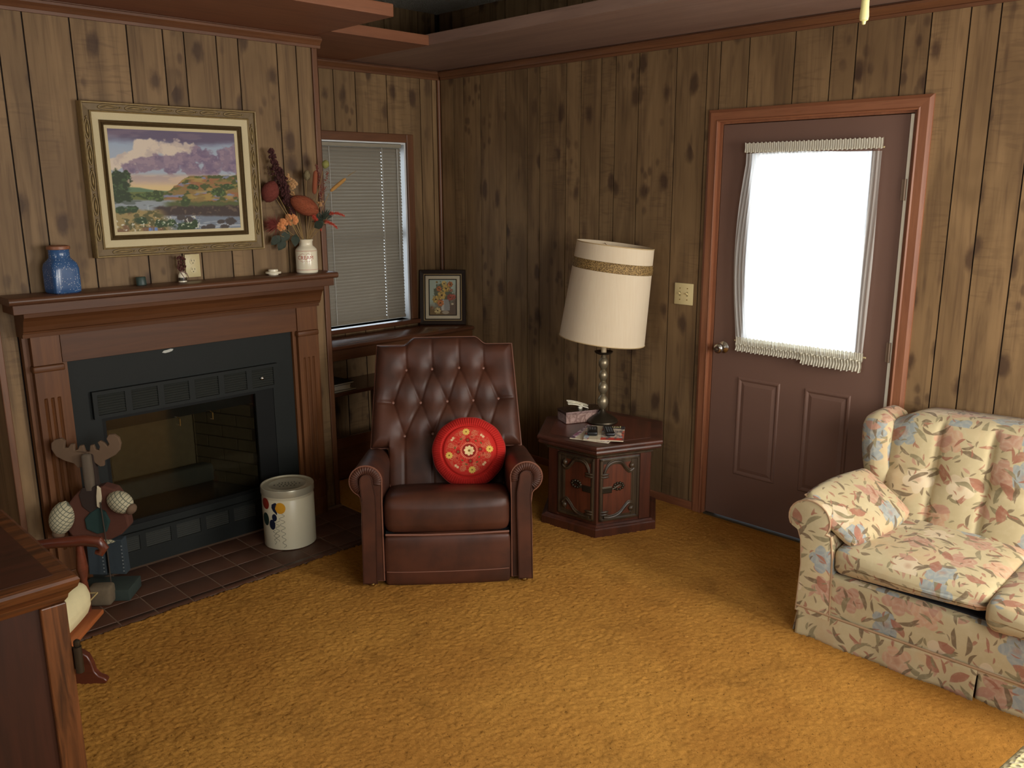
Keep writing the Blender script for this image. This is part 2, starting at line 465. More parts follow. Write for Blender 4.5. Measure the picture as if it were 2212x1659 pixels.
def popcorn():
    N = NT('popcorn_ceiling'); co = N.coord()
    v = N.voro(co, 95); n = N.noise(co, 60, 4)
    h = N.math('ADD', v.outputs['Distance'], n)
    N.set(Base_Color=N.mix(n, L3(216, 210, 188), L3(240, 236, 218)), Roughness=.95); N.bump(h, 1.0, .02); return N.m
M['ceiling'] = popcorn()
def carpet_mat():
    N = NT('gold_shag'); co = N.coord()
    b = N.noise(co, 1.5, 4, .65, .4); s = N.noise(co, 3.6, 3, .6, .8)
    f1 = N.noise(co, 210, 3, .65); f2 = N.noise(co, 95, 2, .6, .6)
    col = N.mix(N.maprange(b, .3, .7), L3(182, 132, 62), L3(164, 114, 52))
    col = N.mix(N.math('MULTIPLY', N.maprange(s, .52, .74), .45), col, L3(124, 86, 40))
    col = N.mix(N.math('MULTIPLY', N.maprange(f1, .46, .30), .65), col, L3(108, 72, 32))
    col = N.mix(N.math('MULTIPLY', N.maprange(f1, .56, .74), .5), col, L3(204, 156, 84))
    col = N.mix(N.math('MULTIPLY', N.maprange(f2, .35, .26), .85), col, L3(82, 52, 22))
    N.set(Base_Color=col, Roughness=1.0, Specular_IOR_Level=.05)
    N.bump(f1, .3, .004); return N.m
M['carpet'] = carpet_mat()
M['tile'] = plain('quarry_tile', L3(82, 52, 37), .5, var=.25, scale=9)
M['grout'] = plain('grout', L3(112, 88, 70), .9)
M['black'] = plain('black_steel', L3(24, 27, 25), .6, 0, var=.1, spec=.25)
M['black2'] = plain('black_steel_dark', L3(15, 16, 15), .6, 0, var=.1, spec=.2)
M['firebrick'] = plain('firebrick', L3(88, 77, 57), .9, var=.25, scale=30)
M['mortar'] = plain('firebrick_joint', L3(58, 50, 38), .95)
M['soot'] = plain('firebox_floor', L3(56, 48, 37), .95)
M['chrome'] = plain('polished_metal', (.7, .7, .68), .2, 1.0, var=.02)
M['brass'] = plain('aged_brass', L3(150, 120, 66), .35, 1.0)
M['bronze'] = plain('dark_bronze', L3(66, 58, 46), .42, .75, var=.25)
M['pewter'] = plain('pewter_lamp', L3(140, 128, 104), .36, .65, var=.2)
def glass(name, tint=(1, 1, 1), alpha=.12, rough=.03):
    N = NT(name); tr = N.n.new('ShaderNodeBsdfTransparent'); tr.inputs[0].default_value = tint+(1,)
    gl = N.n.new('ShaderNodeBsdfGlossy'); gl.inputs['Roughness'].default_value = rough
    fr = N.n.new('ShaderNodeFresnel'); fr.inputs[0].default_value = 1.45
    mx = N.n.new('ShaderNodeMixShader'); N.l.new(fr.outputs[0], mx.inputs[0]); N.l.new(tr.outputs[0], mx.inputs[1]); N.l.new(gl.outputs[0], mx.inputs[2])
    N.l.new(mx.outputs[0], N.out.inputs[0]); return N.m
M['glass'] = glass('window_glass'); M['smoke_glass'] = glass('fire_door_glass', (.80, .80, .75), rough=.1)
def sheer(name, opacity, col, trans=.55):
    N = NT(name); co = N.coord()
    tr = N.n.new('ShaderNodeBsdfTransparent')
    di = N.n.new('ShaderNodeBsdfDiffuse'); di.inputs[0].default_value = col+(1,)
    tl = N.n.new('ShaderNodeBsdfTranslucent'); tl.inputs[0].default_value = col+(1,)
    m1 = N.n.new('ShaderNodeMixShader'); m1.inputs[0].default_value = trans; N.l.new(di.outputs[0], m1.inputs[1]); N.l.new(tl.outputs[0], m1.inputs[2])
    m2 = N.n.new('ShaderNodeMixShader'); N.l.new(tr.outputs[0], m2.inputs[1]); N.l.new(m1.outputs[0], m2.inputs[2])
    N.put(m2.inputs[0], N.math('MULTIPLY', opacity, N.math('ADD', .85, N.math('MULTIPLY', N.noise(N.mapping(co, (160, 4, 4)), 1), .3))))
    N.l.new(m2.outputs[0], N.out.inputs[0]); return N.m
M['sheer'] = sheer('sheer_curtain', .86, L3(240, 240, 236))
M['ruffle'] = sheer('curtain_ruffle', .97, L3(226, 222, 204), .3)
M['door'] = plain('brown_door_paint', L3(112, 84, 72), .5, var=.05, scale=6)
M['cream_plastic'] = plain('ivory_plastic', L3(206, 190, 142), .4, var=.04)
M['slot'] = plain('slot_black', (.01, .01, .01), .7)
def blindmat():
    N = NT('blind_slat'); N.set(Base_Color=L3(140, 133, 120), Roughness=.45, Specular_IOR_Level=.5)
    tl = N.n.new('ShaderNodeBsdfTranslucent'); tl.inputs[0].default_value = (.55, .52, .45, 1)
    mx = N.n.new('ShaderNodeMixShader'); mx.inputs[0].default_value = .03
    N.l.new(N.b.outputs[0], mx.inputs[1]); N.l.new(tl.outputs[0], mx.inputs[2]); N.l.new(mx.outputs[0], N.out.inputs[0]); return N.m
M['slat'] = blindmat()
def leather():
    N = NT('oxblood_leather'); co = N.coord(); a = N.noise(co, 6, 4); b = N.noise(co, 260, 2)
    c = N.mix(N.maprange(a, .35, .7), L3(80, 45, 31), L3(58, 34, 25))
    N.set(Base_Color=c, Roughness=.47, Specular_IOR_Level=.36); N.bump(b, .12, .001); return N.m
M['leather'] = leather()
M['leather_welt'] = plain('leather_welt', L3(120, 78, 62), .4)
M['floral'] = floral('floral_upholstery', 1.22)
M['under'] = plain('black_cambric', L3(26, 26, 28), .95)
M['shade'] = None
def shade():
    N = NT('linen_shade'); co = N.coord(); w = N.noise(N.mapping(co, (120, 120, 6)), 1, 2)
    N.set(Base_Color=N.mix(w, L3(224, 206, 176), L3(236, 222, 196)), Roughness=.85)
    tl = N.n.new('ShaderNodeBsdfTranslucent'); tl.inputs[0].default_value = L3(230, 205, 160)+(1,)
    mx = N.n.new('ShaderNodeMixShader'); mx.inputs[0].default_value = .25
    N.l.new(N.b.outputs[0], mx.inputs[1]); N.l.new(tl.outputs[0], mx.inputs[2]); N.l.new(mx.outputs[0], N.out.inputs[0]); return N.m
M['shade'] = shade()
def braid():
    N = NT('gold_braid'); co = N.coord(); v = N.voro(co, 170); 
    N.set(Base_Color=N.mix(N.maprange(v.outputs['Distance'], .2, .7), L3(176, 144, 88), L3(104, 80, 44)), Roughness=.6, Metallic=.2); N.bump(v.outputs['Distance'], .6, .004); return N.m
M['braid'] = braid()
M['table'] = wood('walnut_table', L3(88, 46, 31), L3(60, 33, 23), 'z', .38, 1.0)
M['table_top'] = wood('walnut_top', L3(84, 46, 33), L3(60, 34, 25), 'x', .4, .8)
M['table_dark'] = wood('walnut_carved', L3(76, 60, 42), L3(46, 36, 26), 'z', .4)
M['white_glaze'] = plain('cream_glaze', L3(228, 218, 192), .18, var=.03)
M['red_ink'] = plain('red_print', L3(168, 44, 30), .4)
M['tin'] = plain('cream_tin', L3(226, 218, 188), .32, var=.04, scale=6)
M['dark_ink'] = plain('grey_ink', L3(70, 72, 58), .6)
M['cream_fabric'] = plain('cream_cushion', L3(214, 202, 158), .9, var=.08, scale=40)
# ------------------------------------------------------------------ the setting
D = 0.608          # chimney breast plane
YB, YL = -1.321, -2.912   # its right and left corners
ZT, ZC, ZS = 2.433, 2.84, 2.487   # panel trim, ceiling, soffit underside
X1, Y1 = 5.3, -6.2

b = MB(); b.box(-.2, X1+.2, Y1-.2, .2, -.12, -.004)
floor = b.build('floor', M['grout'], kind='structure')

# ceiling
b = MB(); b.box(-.2, X1+.2, Y1-.2, .2, ZC, ZC+.1)
ceiling = b.build('ceiling', M['ceiling'], kind='structure')

def plank_wall(wall, axis, base, sgn, cuts, z0, z1, holes=(), th=.008, gap=.0065, mat='panel'):
    """boards between the cut lines on the plane axis=base, standing proud towards sgn"""
    for a, c in zip(cuts[:-1], cuts[1:]):
        lo, hi = min(a, c)+gap/2, max(a, c)-gap/2
        if hi-lo < .01: continue
        xs = sorted({lo, hi} | {h[0] for h in holes if lo < h[0] < hi} | {h[1] for h in holes if lo < h[1] < hi})
        cols = []
        for p, q in zip(xs[:-1], xs[1:]):
            mid = (p+q)/2; iv = [(z0, z1)]
            for h in holes:
                if h[0] < mid < h[1]:
                    nv = []
                    for (s, e) in iv:
                        if h[2] > s: nv.append((s, min(e, h[2])))
                        if h[3] < e: nv.append((max(s, h[3]), e))
                    iv = [t for t in nv if t[1]-t[0] > .004]
            cols.append((p, q, iv))
        nmax = max(len(t[2]) for t in cols)
        if nmax == 0: continue
        if all(len(t[2]) == nmax for t in cols) and nmax > 1:
            groups = [[(t[0], t[1], t[2][k]) for t in cols] for k in range(nmax)]
        else:
            groups = [[(t[0], t[1], i) for t in cols for i in t[2]]]
        for g in groups:
            m_ = MB()
            d0, d1 = sorted((base, base+sgn*th))
            for p, q, (s, e) in g:
                if axis == 'y': m_.box(p, q, d0, d1, s, e)
                else: m_.box(d0, d1, p, q, s, e)
            m_.build('plank', M[mat], wall)

# back wall (y = 0) with the door opening
DX0, DX1, DZ1 = 2.150, 3.102, 2.056
b = MB(); b.box(-.2, DX0, .008, .14, 0, ZC); b.box(DX1, X1+.2, .008, .14, 0, ZC); b.box(DX0, DX1, .008, .14, DZ1, ZC)
wall_back = b.build('wall_back', M['groove'], kind='structure')
CUT_B = [0.02, .148, .243, .403, .633, .818, .92, 1.129, 1.24, 1.386, 1.486, 1.643, 1.879, 2.061, 2.134, 2.29, 2.523, 2.699, 2.81, 3.01, 3.116,
         3.265, 3.375, 3.52, 3.70, 3.80, 4.03, 4.21, 4.31, 4.52, 4.63, 4.78, 4.88, 5.04, 5.3]
plank_wall(wall_back, 'y', .008, -1, CUT_B, .05, ZC, [(DX0-.06, DX1+.06, 0, DZ1+.055)])

# left wall (x = 0) with the window opening
WY0, WY1, WZ0, WZ1 = -.945, -.290, .885, 2.030
b = MB(); b.box(-.14, -.008, Y1, WY0, 0, ZC); b.box(-.14, -.008, WY1, .14, 0, ZC)
b.box(-.14, -.008, WY0, WY1, 0, WZ0); b.box(-.14, -.008, WY0, WY1, WZ1, ZC)
wall_left = b.build('wall_left', M['groove'], kind='structure')
CUT_L = [-.018, -.059, -.159, -.425, -.66, -.816, -.918, -1.12, -1.318]
plank_wall(wall_left, 'x', -.008, 1, CUT_L, .05, ZC, [(WY0-.05, WY1+.05, WZ0-.03, WZ1+.05)])
plank_wall(wall_left, 'x', -.008, 1, [-2.92-.17*k for k in range(20)], .05, ZC)

# chimney breast: a shell round the firebox cavity
FY0, FY1, FZ0, FZ1 = -2.545, -1.695, .215, .748
b = MB(); b.box(0, D-.008, YL+.006, FY0-.08, 0, ZC); b.box(0, D-.008, FY1+.08, YB-.006, 0, ZC)
b.box(0, D-.008, FY0-.08, FY1+.08, FZ1+.12, ZC); b.box(0, D-.008, FY0-.08, FY1+.08, 0, FZ0-.04)
wall_chimney = b.build('wall_chimney', M['groove'], kind='structure')
CUT_C = [YL, -2.758, -2.661, -2.484, -2.254, -2.097, -2.001, -1.847, -1.739, -1.536, -1.429, YB]
plank_wall(wall_chimney, 'x', D-.008, 1, CUT_C, 0, ZC, [(-2.83, -1.41, 0, 1.30)])
plank_wall(wall_chimney, 'y', YL+.006, -1, [0.0, .16, .27, .44, D-.008], 0, ZC, th=.006)
plank_wall(wall_chimney, 'y', YB-.006, 1, [0.0, .14, .30, .41, D-.008], 0, ZC, th=.006)

# right and front walls behind and beside the camera, with the right windows and an added front opening for fill
b = MB(); wy = (-3.5, -1.85); wv = (-1.15, -.45); wz = (.90, 2.15)
b.box(X1, X1+.14, Y1, wy[0], 0, ZC); b.box(X1, X1+.14, wy[1], wv[0], 0, ZC); b.box(X1, X1+.14, wv[1], .14, 0, ZC)
for q in (wy, wv): b.box(X1, X1+.14, q[0], q[1], 0, wz[0]); b.box(X1, X1+.14, q[0], q[1], wz[1], ZC)
wall_right = b.build('wall_right', M['panel'], kind='structure')
b = MB(); wx = (2.4, 4.2)
b.box(-.14, wx[0], Y1-.14, Y1, 0, ZC); b.box(wx[1], X1+.14, Y1-.14, Y1, 0, ZC); b.box(wx[0], wx[1], Y1-.14, Y1, 0, wz[0]); b.box(wx[0], wx[1], Y1-.14, Y1, wz[1], ZC)
wall_front = b.build('wall_front', M['panel'], kind='structure')

# soffits: a boxed shelf round the room above the panel trim, open above
b = MB(); b.box(.02, 1.30, Y1, -1.345, ZS, ZS+.055); trim_n = b.build('trim_1', M['soffit'], bevel=.004, kind='structure')
b = MB(); b.box(.001, .80, -1.345, -.735, ZS, ZS+.050); b.build('trim_2', M['soffit'], kind='structure')
b = MB(); b.box(.001, X1, -.735, -.001, ZS+.0015, ZS+.057); b.build('trim_3', M['soffit_x'], kind='structure')

# panel trim under the soffit: a small two-step moulding with a cove
def moulding(name, pts, axis, a0, a1, base, sgn, mat):
    """pts: (proud, z) profile; runs along axis from a0 to a1 in front of base"""
    m_ = MB()
    fn = (lambda p, z, d: (d, base+sgn*p, z)) if axis == 'x' else (lambda p, z, d: (base+sgn*p, d, z))
    m_.prism(pts, fn, a0, a1)
    return m_.build(name, mat, kind='structure', smooth=False)
PROF = [(0, ZT), (.012, ZT), (.016, ZT+.012), (.014, ZT+.016), (.022, ZT+.026), (.033, ZT+.036), (.033, ZT+.046), (.026, ZT+.05), (.026, ZS-.001), (0, ZS-.001)]
moulding('trim_4', PROF, 'x', .034, X1, 0, -1, M['stain_x'])
moulding('trim_5', PROF, 'y', -1.312, -.001, 0, 1, M['stain'])
moulding('trim_6', PROF, 'y', -2.94, -1.296, D, 1, M['stain'])
# corner beads
b = MB(); b.lathe([(.013, 0), (.013, ZT-.05)], (.0095, -.0095, .05), 10); b.build('trim_7', M['stain_z'], kind='structure', smooth=True)
b = MB(); b.box(D+.0005, D+.012, YB-.024, YB+.0075, 0, ZT); b.box(D-.020, D+.012, YB+.0005, YB+.0075, 0, ZT); b.build('trim_8', M['stain_z'], kind='structure', bevel=.003)
b = MB(); b.box(D+.0005, D+.010, YL-.004, YL+.022, 0, 1.29); b.build('trim_9', M['stain_z'], kind='structure', bevel=.003)
# baseboards
b = MB(); b.box(0.0, 2.089, -.012, .006, -.003, .052); b.box(3.164, X1, -.012, .006, -.003, .052); b.build('baseboard_back', M['casing_x'], kind='structure', bevel=.003)
b = MB(); b.box(-.006, .012, -1.31, -.013, -.003, .05); b.box(-.006, .012, Y1, -2.92, -.003, .052); b.build('baseboard_left', M['stain'], kind='structure', bevel=.003)

# hearth of square quarry tiles, one by one
hearth = empty('hearth', (0, 0, 0), kind='structure')
b = MB(); b.box(D+.02, 1.172, -2.905, YB, -.004, .0066); b.build('grout_bed', M['grout'], hearth)
tm = MB(); tm.rbox(-.0735, .0735, -.0735, .0735, 0, .012, .002, 1); t0 = None
TS = .1525
for i in range(4):
    x = .968-TS/2 + (i-1)*TS
    for j in range(-2, 11):
        y = -2.7335+TS/2 + j*TS
        x0, x1 = max(x-TS/2, D+.022), min(x+TS/2, 1.172); y0, y1 = max(y-TS/2, -2.905), min(y+TS/2, YB)
        if x1-x0 < .03 or y1-y0 < .03: continue
        if t0 is None: t0 = tm.build('tile', M['tile'], hearth, smooth=True); o = t0
        else: o = bpy.data.objects.new('tile', t0.data); COL.objects.link(o); o.parent = hearth
        o.location = ((x0+x1)/2, (y0+y1)/2, -.004 + random.uniform(-.0006, .0006))
        o.scale = ((x1-x0-.005)/.147, (y1-y0-.005)/.147, 1)

# shag carpet: a pile of tufts all over the floor up to the hearth
fx = np.concatenate([np.arange(.0, 1.1, .03), np.arange(1.1, 4.5, 0.0065), np.arange(4.5, X1, .05), [X1]])
fy = np.concatenate([np.arange(Y1, -3.6, .05), np.arange(-3.6, -.004, 0.0065), [-.004]])
XX, YY = np.meshgrid(fx, fy, indexing='ij')
j1 = (rng.random(XX.shape)-.5)*.0052; j2 = (rng.random(XX.shape)-.5)*.0052
inn = (XX > 1.1) & (XX < 4.5) & (YY > -3.6) & (YY < -.03)
XJ = XX+j1*inn; YJ = YY+j2*inn
low = fbm(XX*1.6, YY*1.6, 3, 3); mid = fbm(XX*28, YY*28, 9, 3)
ZZ = .003 + .0055*rng.random(XX.shape)*inn + .003*mid + .006*low
edge = 1.176 + .012*(fbm(YY*30, XX*0+2, 5, 3)-.5)*2
hm = (XX < edge) & (YY > -2.915) & (YY < YB-.002)
breast = (XX < D+.02) & (YY > YL-.004) & (YY < YB+.004)
bad = hm | breast
keep = ~(bad[:-1, :-1] | bad[1:, :-1] | bad[:-1, 1:] | bad[1:, 1:])
near = np.zeros_like(bad); near[1:, :] |= bad[:-1, :]; near[:-1, :] |= bad[1:, :]; near[:, 1:] |= bad[:, :-1]; near[:, :-1] |= bad[:, 1:]
ZZ = np.where(near, .002, ZZ)
o = fast_grid('carpet', XJ, YJ, ZZ, M['carpet'], keep, smooth=True)
tag(o, 'gold shag carpet covering the floor up to the tiled hearth', 'carpet', kind='stuff')

# ------------------------------------------------------------------ window with casing, sash, glass; mini blind
window = empty('window_1', (0, 0, 0), kind='structure')
b = MB(); b.box(.0, .016, WY1, WY1+.055, WZ0, WZ1+.052); b.build('casing_side', M['stain_z'], window, bevel=.004)
b = MB(); b.box(.0, .016, WY0-.055, WY0, WZ0, WZ1+.052); b.build('casing_side', M['stain_z'], window, bevel=.004)
b = MB(); b.box(.0, .016, WY0+.0005, WY1-.0005, WZ1, WZ1+.052); b.build('casing_head', M['stain'], window, bevel=.004)
b = MB(); b.box(-.135, .0, WY0, WY0+.012, WZ0, WZ1); b.box(-.135, .0, WY1-.012, WY1, WZ0, WZ1); b.box(-.135, .0, WY0+.012, WY1-.012, WZ1-.012, WZ1); b.build('jamb', plain('white_jamb', L3(220, 222, 222), .6), window)
b = MB(); b.box(-.135, .050, WY0-.055, WY1+.058, WZ0-.028, WZ0); b.build('stool', M['shelf'], window, bevel=.006)
b = MB()
for (y0, y1, z0, z1) in ((WY0+.012, WY0+.05, WZ0, WZ1-.012), (WY1-.024, WY1-.012, WZ0, WZ1-.012), (WY0+.05, WY1-.024, WZ0, WZ0+.008), (WY0+.05, WY1-.024, WZ1-.055, WZ1-.012), (WY0+.05, WY1-.024, 1.43, 1.47)):
    b.box(-.115, -.08, y0, y1, z0, z1)
b.build('sash', plain('white_sash', L3(200, 200, 196), .5), window)
b = MB(); b.box(-.100, -.096, WY0+.05, WY1-.024, WZ0+.008, 1.43); b.build('pane', M['glass'], window)
b = MB(); b.box(-.100, -.096, WY0+.05, WY1-.024, 1.47, WZ1-.055); b.build('pane', M['glass'], window)

blind = empty('mini_blind', (-.016, -.6235, WZ0), label='closed beige mini blind in the narrow window beside the fireplace', cat='blind')
BW = .2985
b = MB(); b.rbox(-.016, .016, -BW, BW, WZ1-WZ0-.034, WZ1-WZ0-.006, .003, 1); b.build('headrail', plain('blind_rail', L3(150, 142, 124), .5), blind)
b = MB(); b.rbox(-.013, .013, -BW, BW, .018, .036, .003, 1); b.build('bottom_rail', plain('blind_bottom_rail', L3(140, 132, 116), .5), blind)
sm = MB(); n = 6
ysl = [-BW, -.248, -.242, .1445, .1490, BW]
tl = [-.5, -.30, -.13, .13, .30, .5]
def slat_pt(t, y, o_): return (t*.0254, y, .0034*(1-4*t*t)-o_)
for i_ in range(len(ysl)-1):
    for k in range(len(tl)-1):
        if i_ == 3 and k == 2: continue        # route hole for the ladder cord
        sm.add([slat_pt(tl[k], ysl[i_], 0), slat_pt(tl[k+1], ysl[i_], 0), slat_pt(tl[k+1], ysl[i_+1], 0), slat_pt(tl[k], ysl[i_+1], 0),
                slat_pt(tl[k], ysl[i_], .0005), slat_pt(tl[k+1], ysl[i_], .0005), slat_pt(tl[k+1], ysl[i_+1], .0005), slat_pt(tl[k], ysl[i_+1], .0005)], [(0, 1, 2, 3), (7, 6, 5, 4)])
s0 = None
NS = 53; zt_, zb_ = WZ1-WZ0-.046, .042
for k in range(NS):
    z = zb_+(zt_-zb_)*k/(NS-1)
    if s0 is None: s0 = sm.build('slat', M['slat'], blind); o = s0
    else: o = bpy.data.objects.new('slat', s0.data); COL.objects.link(o); o.parent = blind
    o.location = (0, random.uniform(-.001, .001), z); o.rotation_euler = (0, R(60 + random.uniform(-1.5, 1.5) - (4 if 18 < k < 40 else 0)), 0)
white_cord = plain('white_cord', L3(225, 225, 222), .7)
for yy in (-.245, .1465):
    b = MB(); b.tube([(.0145, yy, .02), (.0145, yy, zt_+.01)], .0012, 5); b.build('ladder_cord', white_cord, blind)
b = MB(); b.tube([(.018, .262, zt_+.005), (.020, .261, zt_-.32), (.021, .258, .40)], .0025, 6); b.build('tilt_wand', plain('clear_wand', L3(210, 210, 205), .2), blind, smooth=True)

# ------------------------------------------------------------------ door with casing
door = empty('door_1', (0, 0, 0), kind='structure')
cas = [(0, 0), (.020, .0), (.022, .006), (.018, .012), (.018, .045), (.014, .052), (.010, .060), (0, .060)]
def casing_v(x_in, sg, z0, z1, mat):
    m_ = MB(); m_.prism([(p, q) for p, q in cas], lambda p, q, d: (x_in+sg*q, -p, d if d < 1 else d + q*0 + (q if d > 1 else 0)), z0, z1); return m_
casing_v(DX0, -1, 0.0, DZ1, M['casing']).build('casing_side', M['casing'], door)
casing_v(DX1, 1, 0.0, DZ1, M['casing']).build('casing_side', M['casing'], door)
m_ = MB(); n = len(cas)
V = [(DX0-q, -p, DZ1+q) for p, q in cas]+[(DX1+q, -p, DZ1+q) for p, q in cas]
m_.add(V, [tuple(range(n)), tuple(reversed(range(n, 2*n)))]+[(i, n+i, n+(i+1) % n, (i+1) % n) for i in range(n)]); m_.build('casing_head', M['casing_x'], door)
b = MB(); b.box(DX0, DX0+.016, .0, .10, 0, DZ1); b.box(DX1-.016, DX1, .0, .10, 0, DZ1); b.box(DX0+.016, DX1-.016, 0, .10, DZ1-.010, DZ1); b.build('jamb', M['casing'], door)
b = MB(); b.box(DX0+.016, DX1-.016, -.01, .12, -.003, .016); b.build('threshold', plain('threshold_metal', L3(96, 88, 72), .4, .6), door)
L0, L1, LZ0, LZ1 = DX0+.020, DX1-.031, .022, 2.042      # leaf
GX0, GX1, GZ0, GZ1 = 2.352, 2.922, .985, 1.895           # glass
YF, YK = .004, .046
b = MB(); b.box(L0, GX0, YF, YK, LZ0, LZ1); b.box(GX1, L1, YF, YK, LZ0, LZ1); b.box(GX0, GX1, YF, YK, GZ1, LZ1); b.box(GX0, GX1, YF, YK, LZ0, GZ0)
leaf = b.build('door_leaf', M['door'], door)
for (px0, px1) in ((2.326, 2.560), (2.690, 2.918)):
    b = MB(); z0, z1 = .272, .795
    # recessed moulding with raised field
    def ring(o0, y0_, o1, y1_):
        A = [(px0+o0, y0_, z0+o0), (px1-o0, y0_, z0+o0), (px1-o0, y0_, z1-o0), (px0+o0, y0_, z1-o0)]
        B = [(px0+o1, y1_, z0+o1), (px1-o1, y1_, z0+o1), (px1-o1, y1_, z1-o1), (px0+o1, y1_, z1-o1)]
        b.add(A+B, [(i, (i+1) % 4, 4+(i+1) % 4, 4+i) for i in range(4)])
    ring(0, YF-.0004, .005, YF-.006); ring(.005, YF-.006, .012, YF-.006); ring(.012, YF-.006, .022, YF-.0006); ring(.022, YF-.0006, .040, YF-.0050)
    b.add([(px0+.040, YF-.0050, z0+.04), (px1-.04, YF-.0050, z0+.04), (px1-.04, YF-.0050, z1-.04), (px0+.04, YF-.0050, z1-.04)], [(0, 1, 2, 3)])
    b.build('raised_panel', M['door'], door)
b = MB()
for (x0, x1, z0, z1) in ((GX0-.03, GX0, GZ0-.03, GZ1+.03), (GX1, GX1+.03, GZ0-.03, GZ1+.03), (GX0, GX1, GZ0-.03, GZ0), (GX0, GX1, GZ1, GZ1+.03)): b.box(x0, x1, -.010, YF, z0, z1)
b.build('lite_frame', M['door'], door, bevel=.004)
b = MB(); b.box(GX0, GX1, .020, .026, GZ0, GZ1); b.build('pane', M['glass'], door)
b = MB(); b.box(L1+.001, L1+.0145, -.001, .012, LZ0, LZ1); b.build('weatherstrip', plain('white_weatherstrip', L3(226, 220, 200), .6, var=.05), door)
b = MB(); b.box(DX0+.002, DX0+.040, .048, .075, .016, DZ1); b.box(DX1-.040, DX1-.002, .048, .075, .016, DZ1); b.box(DX0+.04, DX1-.04, .048, .075, DZ1-.035, DZ1); b.build('door_stop', M['casing'], door)
for hz in (.25, 1.02, 1.73):
    b = MB(); b.tube([(L1+.005, -.005, hz-.045), (L1+.005, -.005, hz+.045)], .006, 8); b.box(L1-.012, L1+.002, -.001, .004, hz-.044, hz+.044); b.build('hinge', plain('painted_hinge', L3(150, 128, 108), .5, .4), door, smooth=True)
kb = MB(); kb.M = Matrix.Translation((2.232, YF, .937)) @ Matrix.Rotation(R(90), 4, 'X')
kb.lathe([(0, 0), (.031, 0), (.031, .004), (.024, .009), (.013, .014), (.012, .030), (.020, .036), (.027, .046), (.027, .056), (.020, .064), (.010, .066), (0, .063)], seg=28)
kb.build('door_knob', plain('satin_nickel', (.5, .47, .42), .25, 1.0), door, smooth=True)

# sheer curtain on two rods
curtain = empty('door_curtain', (2.64, -.02, .92), label='gathered sheer white curtain with ruffles over the door glass', cat='curtain')
nx_, nz_ = 180, 60
U, Wv = np.meshgrid(np.linspace(0, 1, nx_), np.linspace(0, 1, nz_), indexing='ij')
zz = .045 + Wv*.935
bul = np.sin(np.pi*np.clip(Wv*1.05, 0, 1))
xl = -.322 - .040*bul; xr = .334 + .004*bul - .012*(1-Wv)
xx = xl+(xr-xl)*U
yy = -.002 + .0035*np.sin(U*2*np.pi*34 + 1.5*np.sin(Wv*5)) + .003*np.sin(U*17*2+Wv*2)
zz = zz + .006*np.sin(U*5.0) - .022*(U-.0)*(1-Wv)*0
fast_grid('sheer', xx, yy, zz, M['sheer'], parent=curtain, flip=True)
def ruffle(name, z0, z1, amp, freq, xa, xb, yo, wav=0.0):
    U, Wv = np.meshgrid(np.linspace(0, 1, 260), np.linspace(0, 1, 10), indexing='ij')
    ph = U*2*np.pi*freq + 2.2*fbm(U*9, U*0+1, 21, 2)
    y = yo - amp*(.3+.7*np.abs(Wv-.5)*2)*(np.sin(ph)*.5+.5)
    z = z0+(z1-z0)*Wv + .003*np.sin(ph*.5+1)*np.abs(Wv-.5)*2 + wav*fbm(U*6, U*0+4, 33, 2)
    return fast_grid(name, xa+(xb-xa)*U, y, z, M['ruffle'], parent=curtain, flip=True)
ruffle('top_header', .985, 1.030, .0042, 62, -.330, .336, -.003)
ruffle('rod_pocket', .045, .085, .0045, 66, -.322, .330, -.004)
ruffle('bottom_ruffle', .012, .047, .013, 30, -.320, .050, -.003, .006)
ruffle('bottom_ruffle', -.006, .047, .016, 22, .035, .328, -.006, .008)
b = MB(); b.tube([(-.335, .004, .065), (.338, .004, .065)], .004, 6); b.build('rod', M['cream_plastic'], curtain)
b = MB(); b.tube([(-.335, .004, .990), (.338, .004, .990)], .004, 6); b.build('rod', M['cream_plastic'], curtain)

# switch and outlet plates
sw = empty('light_switch', (1.980, -.0005, 1.192), label='ivory double toggle switch plate on the panelling beside the door', cat='light switch')
b = MB(); b.rbox(-.058, .058, -.006, 0, -.057, .057, .004, 2); b.build('plate', M['cream_plastic'], sw, smooth=True)
for dx in (-.023, .023):
    b = MB(); b.box(dx-.005, dx+.005, -.0065, -.004, -.012, .012); b.build('slot', plain('toggle_slot', L3(150, 136, 96), .5), sw)
    b = MB(); b.M = Matrix.Translation((dx, -.006, .0)) @ Matrix.Rotation(R(-28), 4, 'X'); b.rbox(-.004, .004, -.014, .004, -.004, .004, .0015, 1); b.build('toggle', M['cream_plastic'], sw)
    for dz in (-.030, .030):
        b = MB(); b.M = Matrix.Translation((dx, -.006, dz)) @ Matrix.Rotation(R(90), 4, 'X'); b.lathe([(0, 0), (.003, 0), (.003, .001), (0, .0015)], seg=10); b.build('screw', M['brass'], sw)
ot = empty('wall_outlet', (D+.0005, -2.052, 1.393), R(90), label='ivory duplex outlet plate on the wall above the mantel', cat='outlet')
b = MB(); b.rbox(-.036, .036, -.006, 0, -.054, .054, .004, 2); b.build('plate', M['cream_plastic'], ot, smooth=True)
for dz in (-.020, .020):
    b = MB(); b.M = Matrix.Translation((0, -.006, dz)) @ Matrix.Rotation(R(90), 4, 'X'); b.lathe([(0, 0), (.0155, 0), (.015, .0015), (0, .0015)], seg=24); b.build('receptacle', M['cream_plastic'], ot, smooth=True)
    b = MB(); b.box(-.0075, -.0055, -.0081, -.007, dz, dz+.009); b.box(.0055, .0075, -.0081, -.007, dz, dz+.008); b.box(-.002, .002, -.0081, -.007, dz-.0095, dz-.0055); b.build('slots', M['slot'], ot)
